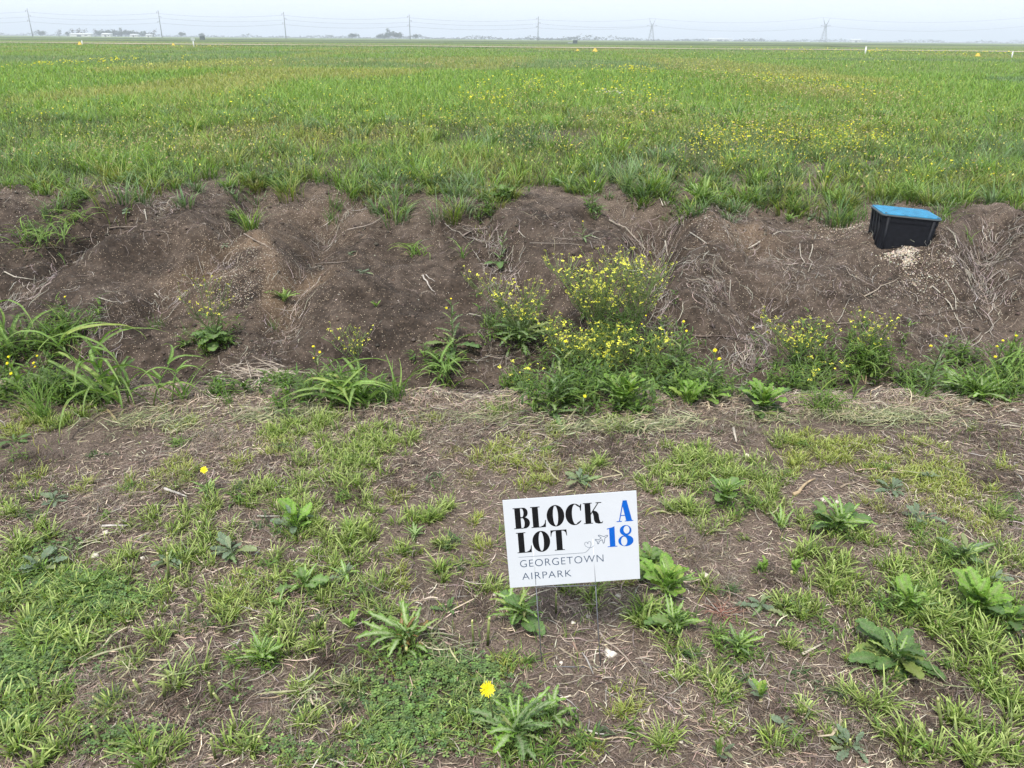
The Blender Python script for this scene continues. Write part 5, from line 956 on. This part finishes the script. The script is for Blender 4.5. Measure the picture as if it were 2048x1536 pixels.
for pts, wpx, lab, c in [
 ([(199, 604), (241, 606)], 4, 'short pale stalk lying at the foot of the left bank', PALE), ([(10, 547), (75, 565)], 4, 'grey stick at the left edge of the bank', PALE), ([(310, 590), (318, 600)], 5, 'tiny white chip of stalk on the left bank', PALE),
 ([(1218, 441), (1262, 466), (1288, 500), (1296, 534)], 5.5, 'long curved pale stick running down into the right gully', (.42, .36, .29)), ([(1247, 541), (1305, 543)], 4, 'straight pale stick at the lower end of the curved one', PALE),
 ([(1495, 504), (1553, 466), (1601, 461)], 4, 'long bent stalk on the mound left of the box', PALE), ([(1461, 560), (1460, 606)], 3.5, 'upright lying stalk in the roots of the right mound', PALE), ([(1729, 592), (1765, 576), (1801, 554)], 4, 'long straight stick below the gravel spill', (.44, .37, .29)),
 ([(1599, 492), (1604, 525), (1608, 552)], 3, 'thin stalk down the mound left of the box', PALE), ([(1632, 468), (1627, 510), (1616, 545)], 3.5, 'second thin stalk parallel to the first one left of the box', PALE), ([(1865, 572), (1900, 615), (1930, 655)], 4, 'long stalk slanting down the bank at the right', PALE),
 ([(1890, 560), (1912, 620), (1934, 682)], 3, 'thin long stalk crossing the slanting one at the right', PALE), ([(1932, 540), (1948, 545), (1951, 580)], 3, 'bent twig right of the gravel spill', (.36, .3, .25)), ([(1830, 634), (1880, 630), (1928, 624)], 3.5, 'dark level twig crossing the right hand stalks', BRN),
 ([(1382, 671), (1430, 675), (1480, 681)], 6, 'dark brown twig lying right of the thistles', BRN), ([(1671, 652), (1740, 650), (1820, 644)], 3.5, 'dark twig above the dark grass clump', (.2, .16, .13)), ([(1674, 648), (1697, 606)], 3, 'thin stalk leaning over the dark twig', PALE),
 ([(1990, 592), (1978, 640), (1984, 676)], 4, 'wavy root at the right edge of the bank', (.4, .35, .3)), ([(1940, 700), (1975, 660), (2000, 630)], 3, 'twig slanting up near the right edge', PALE), ([(1380, 468), (1432, 505)], 4, 'pale stick in the grass roots of the right mound', PALE), ([(1345, 497), (1390, 500)], 3, 'short twig at the left of the right mound', PALE),
 ([(219, 458), (290, 463), (345, 469)], 4.5, 'dark stick lying level on the left bank', (.2, .16, .13)), ([(10, 486), (90, 482), (188, 476)], 4.5, 'dark stick below the big drooping clump', BRN), ([(489, 473), (547, 504), (625, 518)], 4, 'long thin twig running into the middle gully', (.26, .21, .17)), ([(632, 531), (697, 526)], 4, 'short twig right of the middle gully', (.24, .2, .17)),
 ([(44, 502), (147, 503)], 3, 'thin twig under the left grass clump', (.3, .25, .2)), ([(290, 425), (294, 445)], 4, 'short upright pale chip on the left bank', PALE), ([(695, 462), (740, 450), (785, 425)], 4, 'twig near the top of the middle mound', (.3, .25, .21)), ([(890, 450), (932, 478)], 3, 'thin twig on the bank near the single shoot', (.34, .3, .25)),
 ([(925, 474), (950, 462), (975, 460)], 5, 'knotted root near the single grass shoot', (.25, .2, .17)), ([(1037, 464), (1051, 475)], 4, 'short root on the middle bank', PALE), ([(846, 553), (856, 572), (870, 590)], 5, 'pale forked root at mid bank', (.5, .45, .4)), ([(852, 553), (870, 565)], 3, 'upper fork of the pale root at mid bank', (.5, .45, .4)),
 ([(938, 630), (972, 632)], 4, 'short pale stalk left of the sedge tuft', PALE), ([(986, 605), (1016, 616)], 5, 'pale stalk under the left mustard plant', PALE), ([(1275, 716), (1292, 680)], 4, 'white stalk standing in the yellow flower mass', PALE), ([(970, 709), (1040, 730)], 3, 'thin twig across the ditch bottom', (.3, .25, .2)), ([(1060, 490), (1180, 495)], 2.5, 'hair thin straw on the upper bank', (.35, .3, .25)),
 ([(1325, 418), (1318, 400)], 4, 'short stick at the head of the right gully', PALE), ([(1330, 488), (1336, 515)], 5, 'short pale peg in the right gully', PALE), ([(868, 705), (915, 725), (975, 722)], 2.5, 'thin straw on the ditch floor', (.34, .3, .25)),
 ([(1586, 993), (1606, 976), (1629, 964)], 11, 'thick pale corn stalk chunk above the white stones', (.48, .36, .22)), ([(1680, 979), (1717, 967)], 7, 'flat straw chunk right of the corn stalk', (.42, .33, .24)), ([(1604, 1314), (1649, 1291)], 9, 'pale splinter of stalk left of the dark rosette', (.52, .46, .36)),
 ([(1519, 1344), (1540, 1306)], 4, 'thin pale straw below the feathery rosette', PALE), ([(1199, 1270), (1250, 1320), (1304, 1376)], 6, 'long broken stalk running from the sign leg to the lower right', (.38, .31, .25)), ([(1240, 1295), (1262, 1276)], 3, 'side twig of the long broken stalk', (.38, .31, .25)), ([(1117, 1300), (1150, 1320), (1186, 1327)], 5, 'curved straw between the sign legs', (.42, .34, .26)),
 ([(1146, 1293), (1162, 1322)], 8, 'reddish bark strip between the sign legs', (.36, .24, .18)), ([(370, 1290), (390, 1330), (415, 1365)], 5, 'long pale green straw at the lower left', (.34, .38, .22)), ([(415, 1285), (416, 1322)], 5, 'upright tan straw at the lower left', (.42, .33, .24)), ([(443, 1330), (446, 1372)], 5, 'pale green lying blade at the lower left', (.30, .34, .22)),
 ([(185, 1392), (232, 1425)], 5, 'pale green slanting stem at the lower left', (.38, .42, .2)), ([(300, 1490), (355, 1483), (400, 1472)], 9, 'bright yellow green stalk lying near the bottom left', (.32, .38, .12)), ([(250, 1482), (290, 1500)], 8, 'green stalk end left of the bright lying stalk', (.22, .32, .07)),
 ([(762, 1227), (830, 1253), (905, 1281)], 9, 'thick fallen green stem across the chopped rosette', (.22, .28, .11)), ([(1135, 1415), (1160, 1450), (1165, 1470)], 8, 'withered grey leaf strip at the bottom right of the flower', (.38, .33, .27)), ([(1765, 1372), (1815, 1412)], 6, 'pale green straw under the dark rosette', (.36, .40, .22)), ([(1997, 1352), (2046, 1366)], 8, 'pale yellow straw at the right edge', (.50, .50, .30)),
 ([(1170, 1465), (1208, 1475)], 8, 'grey flake of straw at the bottom', (.45, .42, .38)), ([(330, 985), (375, 998)], 9, 'grey white splintered stalk amid straw at the left', (.50, .46, .42)), ([(310, 1016), (362, 1013)], 6, 'pale stalk just below the splintered one', (.48, .42, .34)), ([(205, 1057), (258, 1055)], 7, 'grey stalk left of the round green tuft', (.45, .42, .38)), ([(515, 1036), (590, 1036)], 5, 'light grey stalk in the left tufts', (.44, .42, .36)),
 ([(1390, 1035), (1340, 1000)], 4, 'pale straw above right of the sign', PALE), ([(1503, 1008), (1520, 1046)], 4, 'white straw left of the small upright rosette', PALE), ([(1548, 1162), (1575, 1180), (1608, 1192)], 6, 'curled dead leaf below the small upright pair', (.40, .33, .26)), ([(1935, 1145), (2045, 1160)], 7, 'grey stick half buried at the right edge', (.42, .38, .34)),
 ([(1780, 1400), (1820, 1408), (1850, 1412)], 4, 'thin dark straw at the lower right', (.2, .2, .14)), ([(1466, 862), (1472, 890)], 9, 'pale oval husk right of centre below the ditch edge', (.52, .46, .38)), ([(2000, 855), (2046, 858)], 4, 'thin tan straw at the right edge below the ditch', PALE), ([(1060, 802), (1000, 820), (930, 828)], 5, 'pale stalk along the ditch edge in the middle', (.42, .36, .28)), ([(600, 804), (700, 800)], 4, 'thin stalk along the ditch edge left of the middle', (.42, .36, .28))]:
    stick(pts, wpx*.72, lab, np.array(c)*random.uniform(.7, 1))
# the heap of pale stalks left of the largest grass clump
p = at(510, 770); t = thing('stalk_heap', p, 'heap of pale broken corn stalks at the ditch edge', 'dead stalks')
for i in range(60):
    az = R(150)+random.gauss(0, .5); L = random.uniform(.12, .34); x, y = random.gauss(0, .13), random.gauss(0, .07); z = random.uniform(.0, .12); e = np.array([math.cos(az), math.sin(az), random.uniform(-.4, .25)])*L
    a = Acc(); a.tube([np.array([x, y, z+.02])-e/2, np.array([x, y, z+.03]), np.array([x, y, z+.02])+e/2], random.uniform(.002, .006), .002, (.46, .40, .33), 5, (.38, .31, .24)); link('stalk', a.mesh('stalk', M_STRAW), t)
# stones
def stone(px, py, r, label, c=(.60, .54, .46)):
    p = at(px, py); s = r*depth(p)/F; rr = np.random.default_rng(int(px*7+py)); n1, n2 = 10, 7; V = []
    for i in range(n2+1):
        for j in range(n1):
            a, b = math.pi*i/n2, 2*math.pi*j/n1; k = 1+.18*math.sin(3*b+px)+.12*rr.normal()*(0 < i < n2); V.append((s*k*math.sin(a)*math.cos(b), s*.85*k*math.sin(a)*math.sin(b), s*.6*math.cos(a)*k))
    T = []
    for i in range(n2):
        for j in range(n1): a, b = i*n1+j, i*n1+(j+1) % n1; T += [[a, a+n1, b], [b, a+n1, b+n1]]
    m = Acc(); m.add(V, T, c); tag(link('stone', m.mesh('stone', M_STONE), None, p+np.array([0, 0, s*.3])), label, 'stone', 'pale stones on the verge')
for (px, py, r, lab) in [(1409, 1152, 9, 'white angular stone right of the sign board'), (1647, 1002, 6, 'left one of three white stones in a row'), (1674, 1005, 5, 'middle one of three white stones in a row'), (1698, 1016, 6, 'right one of three white stones in a row'), (1493, 913, 7, 'pale flat stone beside the green tufts right of centre'), (1220, 1311, 12, 'largest white stone right of the right sign leg'),
    (1176, 1232, 5, 'round pale pebble behind the sign legs'), (1237, 1192, 6, 'pale pebble just under the right corner of the sign'), (989, 1191, 4, 'orange tinted pebble left of the sign'), (1146, 1247, 5, 'tan pebble between the sign legs'), (1122, 1326, 4, 'small white chip by the lower rung of the sign'), (190, 1114, 8, 'white stone near the left edge'), (212, 1067, 6, 'pale stone above the white one near the left edge'), (1746, 820, 6, 'pale stone at the ditch edge on the right'),
    (1328, 1474, 5, 'white pebble at the bottom right of the middle'), (1861, 1462, 5, 'white pebble beside the tallest cut stalk'), (1362, 1487, 4, 'small pebble at the bottom'), (953, 1193, 4, 'small pale pebble further left of the sign'), (1284, 1440, 4, 'small tan pebble below the long broken stalk'), (2030, 824, 6, 'pale stone at the far right of the ditch edge'), (286, 1120, 5, 'tan pebble in straw at the left'), (1402, 1350, 5, 'white pebble left of the feathery rosette'), (1905, 1010, 0, '')]:
    if r: stone(px, py, r, lab)

# ================================================================== METER BOX
def rrect(w_, d_, r, n=5):
    P = []
    for cx, cy, a0 in ((w_/2-r, d_/2-r, 0), (-w_/2+r, d_/2-r, 90), (-w_/2+r, -d_/2+r, 180), (w_/2-r, -d_/2+r, 270)):
        for k in range(n+1): a = R(a0+90*k/n); P.append((cx+r*math.cos(a), cy+r*math.sin(a)))
    return P
def loft(acc, rings, cap0=False, cap1=True, c=(0, 0, 0)):
    acc.flat = True; n = len(rings[0]); V = [v for r in rings for v in r]; T = []
    for i in range(len(rings)-1):
        for j in range(n): k = (j+1) % n; a, b = i*n+j, i*n+k; T += [[a, b, a+n], [b, b+n, a+n]]
    base = (len(rings)-1)*n
    if cap1: T += [[base, base+j, base+j+1] for j in range(1, n-1)]
    if cap0: T += [[0, j+1, j] for j in range(1, n-1)]
    acc.add(V, T, c)
M_BLK = plain('black_plastic', (.008, .009, .013), .6, bscale=30, var=.4, bump=.15, spec=.25)
M_LID = plain('blue_plastic_lid', (.020, .19, .34), .6, bscale=22, var=.4, bump=.2)
M_RIM = plain('grey_lid_rim', (.09, .11, .12), .7)
bp = at(1779, 500); bw, bd, bh = .525, .50, .335; sc_ = depth(bp)/7.55; bw *= sc_; bd *= sc_; bh *= sc_
ctr = bp+np.array([bw/2-.085, bd/2-.01, -.01]); box = thing('meter_box', ctr, 'black utility meter box with a bright blue lid sticking out of the bank', 'meter box', None, R(-9)); box.rotation_euler = (R(-1), R(3.5), R(-10))
a = Acc(); loft(a, [[(x*s, y*s, z) for x, y in rrect(bw, bd, .05)] for z, s in ((-.14, .86), (bh*.80, .945), (bh*.80, .965), (bh*.93, .975), (bh*.93, 1.0), (bh*.97, 1.0))], False, True); link('body', a.mesh('body', M_BLK), box)
def rib(x, y, ax, z0=-.1, z1=bh*.93, d_=.016, w_=.026):
    a = Acc(); s0, s1 = .865, .965
    for z, s in ((z0, s0), (z1, s1)): pass
    dx, dy = (w_/2, d_/2) if ax == 'x' else (d_/2, w_/2); V = []
    for z, s in ((z0, s0), (z1, s1)): V += [(x*s-dx, y*s-dy, z), (x*s+dx, y*s-dy, z), (x*s+dx, y*s+dy, z), (x*s-dx, y*s+dy, z)]
    a.add(V, [[0, 1, 5], [0, 5, 4], [1, 2, 6], [1, 6, 5], [2, 3, 7], [2, 7, 6], [3, 0, 4], [3, 4, 7], [4, 5, 6], [4, 6, 7], [0, 2, 1], [0, 3, 2]], (0, 0, 0)); link('rib', a.mesh('rib', M_BLK), box)
for f in (-.33, -.12, .12, .33): rib(-bw/2, bd*f, 'y'); rib(bw/2, bd*f, 'y')
for f in (-.40, .40): rib(bw*f, -bd/2, 'x')
a = Acc(); loft(a, [[(x, y, z) for x, y in rrect(bw*s, bd*s, .05)] for z, s in ((bh*.97, 1.03), (bh*1.0, 1.03))], True, True); link('rim', a.mesh('rim', M_RIM), box)
a = Acc(); loft(a, [[(x, y, z) for x, y in rrect(bw*s, bd*s, .048)] for z, s in ((bh*1.0+.002, .985), (bh*1.0+.010, .98))], True, True); lid = link('lid', a.mesh('lid', M_LID), box)
a = Acc()
for i in range(20):
    for j in range(17):
        x, y = (i-9.5)/20*bw*.92, (j-8)/17*bd*.92; s = .0042; e = s*1.7 if (i+j) % 2 else s*.6; f = s*.6 if (i+j) % 2 else s*1.7; z = bh+.010
        a.add([(x-e, y-f, z), (x+e, y-f, z), (x+e, y+f, z), (x-e, y+f, z), (x, y, z+.004)], [[0, 1, 4], [1, 2, 4], [2, 3, 4], [3, 0, 4]], (0, 0, 0))
tag(link('tread', a.mesh('tread', M_LID), lid), kind='stuff')
for sx, sy in ((-1, -1), (1, -1), (-1, 1), (1, 1)):
    a = Acc(); a.tube([(sx*bw*.44, sy*bd*.44, bh+.010), (sx*bw*.44, sy*bd*.44, bh+.016)], .011, .010, (0, 0, 0), 8); link('bolt', a.mesh('bolt', M_RIM), lid)

# ================================================================== YARD SIGN
M_SIGN = plain('corrugated_plastic', (.545, .57, .605), .9, bscale=14, var=.015, spec=.15); M_INK = plain('black_ink', (.008, .008, .009), .8, var=.05, spec=.1); M_BLUE = plain('blue_ink', (.005, .10, .46), .8, var=.05, spec=.1)
M_NAVY = plain('navy_ink', (.025, .055, .11), .5, var=.05); M_ROD = plain('galvanised_rod', (.13, .135, .15), .5, metal=.3, bscale=30, var=.3)
g0, g1 = at(1084, 1332), at(1201, 1334); gm = (g0+g1)/2; TL_ = R(9.0)
nrm = np.array([0, -math.cos(TL_), math.sin(TL_)])
def on_sign(px, py): d_ = ray(px, py); return CAM+d_*(((gm-CAM)@nrm)/(d_@nrm))
q = [on_sign(*c) for c in ((1004, 1002), (1273, 981), (1280, 1158), (1021, 1175))]
sw = (np.linalg.norm(q[1]-q[0])+np.linalg.norm(q[2]-q[3]))/2; sh = (np.linalg.norm(q[3]-q[0])+np.linalg.norm(q[2]-q[1]))/2; ctr = sum(q)/4
ux = (q[1]-q[0])/np.linalg.norm(q[1]-q[0])+(q[2]-q[3])/np.linalg.norm(q[2]-q[3]); ux /= np.linalg.norm(ux); uy = np.cross(nrm, ux); uy /= np.linalg.norm(uy)
MS = Matrix(((ux[0], uy[0], nrm[0], ctr[0]), (ux[1], uy[1], nrm[1], ctr[1]), (ux[2], uy[2], nrm[2], ctr[2]), (0, 0, 0, 1)))
TH = .004
sign = thing('yard_sign', gm, 'small white yard sign reading BLOCK A LOT 18 on a wire stake', 'yard sign')
inv = Matrix.Translation(Vector(gm)).inverted()
def slink(name, me, parent=None):
    o = bpy.data.objects.new(name, me); col.objects.link(o); o.parent = parent or sign
    if parent is None: o.matrix_local = inv @ MS
    return o
a = Acc(); a.box((-sw/2, -sh/2, -TH), (sw/2, sh/2, 0)); board = slink('board', a.mesh('board', M_SIGN))
a = Acc(); n = 54
for i in range(n+1): x = -sw/2+.002+(sw-.004)*i/n; a.box((x-.0004, -sh/2-.0006, -TH+.0006), (x+.0004, -sh/2+.001, -.0006))
tag(slink('flute', a.mesh('flute', M_SIGN), board), kind='stuff')
def uv(u_, v_): return (-sw/2+u_*sw, sh/2-v_*sh)
LAY = [0]
def flat(acc, loops, z=None):
    """a flat printed shape from outline loops (first one the outside)"""
    LAY[0] += 1; z = .00035+(LAY[0] % 9)*.00006 if z is None else z
    P = [[Vector((x, y, 0)) for x, y in l] for l in loops]; T = tessellate_polygon(P); V = [(x, y, z) for l in loops for x, y in l]
    TT = []
    for t_ in T:
        (x0, y0, _), (x1, y1, _), (x2, y2, _) = V[t_[0]], V[t_[1]], V[t_[2]]
        TT.append(list(t_) if (x1-x0)*(y2-y0)-(x2-x0)*(y1-y0) > 0 else [t_[0], t_[2], t_[1]])
    acc.add(V, TT, (0, 0, 0))
def ell(cx, cy, rx, ry, a0=0, a1=360, n=28, p=2.0):
    return [(cx+rx*math.copysign(abs(math.cos(R(a0+(a1-a0)*i/n)))**(2/p), math.cos(R(a0+(a1-a0)*i/n))), cy+ry*math.copysign(abs(math.sin(R(a0+(a1-a0)*i/n)))**(2/p), math.sin(R(a0+(a1-a0)*i/n)))) for i in range(n+(a1-a0 < 360))]
HL = .035    # hairline
def serif(x0, x1, y, th=HL, s=1): return [(x0, y), (x1, y), (x1, y+s*th), ((x1-.02), y+s*(th+.008)), ((x0+.02), y+s*(th+.008)), (x0, y+s*th)]
GLY = { # fat display capitals: width and loops on a unit cap height
 'B': (.80, [[[(.08, 0), (.36, 0), (.36, 1), (.08, 1)]], [[(0, 0), (.40, 0), (.40, HL), (0, HL)]], [[(0, 1-HL), (.40, 1-HL), (.40, 1), (0, 1)]],
   [[(.36, 1), (.50, 1)]+ell(.50, .76, .22, .24, 88, -88)+[(.36, .52), (.36, .555), (.42, .555)]+ell(.42, .76, .09, .205, -88, 88)+[(.36, 1-HL)]],
   [[(.36, .535), (.52, .535)]+ell(.52, .267, .27, .267, 88, -88)+[(.36, 0), (.36, HL), (.43, HL)]+ell(.43, .267, .10, .235, -88, 88)+[(.36, .50)]]]),
 'L': (.72, [[[(.08, 0), (.37, 0), (.37, 1), (.08, 1)]], [[(0, 1-HL), (.46, 1-HL), (.46, 1), (0, 1)]], [[(0, 0), (.70, 0), (.72, .34), (.69, .34), (.66, .2), (.58, .09), (.45, HL), (0, HL)]]]),
 'O': (.86, [[ell(.43, .5, .43, .515, n=40), ell(.43, .5, .125, .475, n=32)[::-1]]]),
 'C': (.82, [[ell(.43, .5, .43, .515, 40, 320, 40)+[(.76, .17), (.74, .20)]+ell(.48, .5, .16, .475, 300, 60, 32)+[(.74, .80), (.76, .83)]],
   [[(.73, .66), (.77, .66), (.80, .98), (.765, .98), (.70, .86)]]]),
 'K': (.92, [[[(.08, 0), (.36, 0), (.36, 1), (.08, 1)]], [[(0, 0), (.44, 0), (.44, HL), (0, HL)]], [[(0, 1-HL), (.44, 1-HL), (.44, 1), (0, 1)]], [[(.36, .42), (.76, .97), (.72, .98), (.36, .50)]],
   [[(.62, 1-HL), (.90, 1-HL), (.90, 1), (.62, 1)]], [[(.44, .55), (.52, .62)]+[(.66, .56), (.74, .44), (.76, .2), (.80, .06), (.88, .03), (.92, .10), (.935, .07), (.90, -.01), (.72, -.02), (.56, .03), (.50, .16), (.49, .36)]]]),
 'T': (.78, [[[(.25, 0), (.54, 0), (.54, 1), (.25, 1)]], [[(.15, 0), (.64, 0), (.64, HL), (.15, HL)]], [[(.0, 1), (.78, 1), (.79, .70), (.765, .70), (.73, .86), (.66, .94), (.54, 1-HL), (.25, 1-HL), (.12, .94), (.05, .86), (.02, .70), (-.005, .70)]]]),
 'A': (.86, [[[(.36, 1), (.56, 1), (.80, 0), (.50, 0), (.345, .72), (.16, 0), (.115, 0)]], [[(0, 0), (.27, 0), (.27, HL), (0, HL)]], [[(.42, 0), (.86, 0), (.86, HL), (.42, HL)]], [[(.19, .27), (.46, .27), (.46, .31), (.20, .31)]]]),
 '1': (.46, [[[(.12, 0), (.40, 0), (.40, 1), (.30, .96), (.0, .90), (.0, .86), (.12, .88)]], [[(.0, 0), (.50, 0), (.50, HL), (.0, HL)]]]),
 '8': (.78, [[ell(.40, .76, .30, .255, n=32), ell(.45, .79, .155, .19, n=24)[::-1]], [ell(.39, .255, .39, .27, n=32), ell(.30, .24, .16, .225, n=24)[::-1]]])}
def word(txt, u0, u1, v0, v1, mat, gap, label):
    tot = sum(GLY[c][0] for c in txt)+gap*(len(txt)-1); (x0, y0), (x1, y1) = uv(u0, v1), uv(u1, v0); sx = (x1-x0)/tot; sy = y1-y0; x = 0; w_ = None
    for c in txt:
        a = Acc()
        for loops in GLY[c][1]: flat(a, [[(x0+(x+px)*sx, y0+py*sy) for px, py in l] for l in loops])
        o = slink('letter' if c.isalpha() else 'numeral', a.mesh('letter', mat), board); x += GLY[c][0]+gap
word('BLOCK', .070, .738, .094, .328, M_INK, .055, ''); word('LOT', .080, .462, .372, .604, M_INK, .05, '')
word('A', .842, .968, .094, .330, M_BLUE, 0, ''); word('18', .765, .962, .375, .608, M_BLUE, .10, '')
def stroke(acc, pts, wd, z=.0004):
    P = np.array(pts, float); d_ = np.gradient(P, axis=0); d_ /= np.linalg.norm(d_, axis=1)[:, None]+1e-9; nn = np.stack([-d_[:, 1], d_[:, 0]], 1)*wd/2
    V = []; T = []
    for i, (p_, m_) in enumerate(zip(P, nn)): V += [(*(p_-m_), z), (*(p_+m_), z)]
    for i in range(len(P)-1): T += [[2*i, 2*i+2, 2*i+1], [2*i+1, 2*i+2, 2*i+3]]
    acc.add(V, T, (0, 0, 0))
a = Acc(); W1 = .0011
stroke(a, [uv(.085, .652), uv(.30, .653), uv(.575, .654)], W1)
lp = [(.575, .654), (.60, .645), (.625, .61), (.638, .575), (.640, .545), (.632, .528), (.620, .535), (.617, .555), (.610, .535), (.598, .535), (.592, .555), (.600, .580), (.620, .598), (.640, .600), (.662, .580)]
def smoothp(P, n=4):
    P = [np.array(p_, float) for p_ in P]; Q = []
    for i in range(len(P)-1):
        p0, p1, p2, p3 = P[max(i-1, 0)], P[i], P[i+1], P[min(i+2, len(P)-1)]
        for k in range(n): t_ = k/n; Q.append(.5*((2*p1)+(-p0+p2)*t_+(2*p0-5*p1+4*p2-p3)*t_**2+(-p0+3*p1-3*p2+p3)*t_**3))
    Q.append(P[-1]); return Q
stroke(a, [uv(*p_) for p_ in smoothp(lp)], W1, .00048)
slink('swoosh_line', a.mesh('swoosh_line', M_NAVY), board)
pl = [(1.0, 0), (.93, .09), (.55, .11), (.15, .62), (.0, .62), (.17, .12), (-.28, .11), (-.48, .34), (-.62, .34), (-.5, 0)]; pl = pl+[(x, -y) for x, y in pl[::-1][1:]]
an = R(28); cx, cy = uv(.715, .515); s_ = .047*sw*1.3; pp = [(cx+s_*(x*math.cos(an)-y*math.sin(an)), cy+s_*(x*math.sin(an)+y*math.cos(an))) for x, y in pl]
a = Acc()
for i, (p0, p1) in enumerate(zip(pp[:-1], pp[1:])): stroke(a, [p0, p1], .0017, .0004+.00004*(i % 5))
slink('airplane_outline', a.mesh('airplane_outline', M_NAVY), board)
def text(txt, u0, u1, v0, v1):
    c = bpy.data.curves.new('text', 'FONT'); c.body = txt; c.size = 1; c.space_character = 1.12; c.offset = -.012; o = bpy.data.objects.new('tmp', c); col.objects.link(o)
    bpy.context.view_layer.update(); me = bpy.data.meshes.new_from_object(o.evaluated_get(bpy.context.evaluated_depsgraph_get())); bpy.data.objects.remove(o)
    n_ = len(me.vertices); V = np.empty(n_*3, np.float32); me.vertices.foreach_get('co', V); V = V.reshape(-1, 3); lo, hi = V.min(0), V.max(0); (x0, y0), (x1, y1) = uv(u0, v1), uv(u1, v0)
    V[:, 0] = x0+(V[:, 0]-lo[0])/(hi[0]-lo[0])*(x1-x0); V[:, 1] = y0+(V[:, 1]-lo[1])/(hi[1]-lo[1])*(y1-y0); V[:, 2] = .0005; me.vertices.foreach_set('co', V.ravel()); me.update(); me.materials.clear(); me.materials.append(M_NAVY)
    slink('lettering', me, board)
text('GEORGETOWN', .092, .728, .688, .770); text('AIRPARK', .100, .478, .838, .915)
# wire stake: two uprights inside the board, two rungs
IM = MS.inverted()
def loc(px, py): v = IM @ Vector(on_sign(px, py)); return np.array([v.x, v.y, -TH/2])
L1a, L1b, L2a, L2b = loc(1072, 1172), loc(1084, 1332), loc(1191, 1168), loc(1201, 1334)
def up(a_, b_, f): return a_+(a_-b_)*f
ROD = .0018
for A_, B_ in ((L1a, L1b), (L2a, L2b)):
    a = Acc(); bot = B_+(B_-A_)*.12; a.tube([A_+(B_-A_)*.02, (A_+B_)/2, bot], ROD, ROD, (0, 0, 0), 8); slink('stake_leg', a.mesh('stake_leg', M_ROD))
    a = Acc(); top = up(A_, B_, .52); a.box((min(A_[0], top[0])-.0022, -0.0001, 0), (0, 0, 0)) if False else None
    a.tube([A_+np.array([0, .004, TH/2-.0022]), top+np.array([0, 0, TH/2-.0022])], .0026, .0026, (0, 0, 0), 10); slink('rod_bulge', a.mesh('rod_bulge', M_SIGN), board)
for A_, B_ in ((loc(1072, 1173.5), loc(1193, 1170)), (L1b, L2b)):
    a = Acc(); A_ = A_+np.array([0, 0, .004]); B_ = B_+np.array([0, 0, .004]); a.tube([A_, (A_+B_)/2, B_], ROD, ROD, (0, 0, 0), 8); slink('stake_rung', a.mesh('stake_rung', M_ROD))
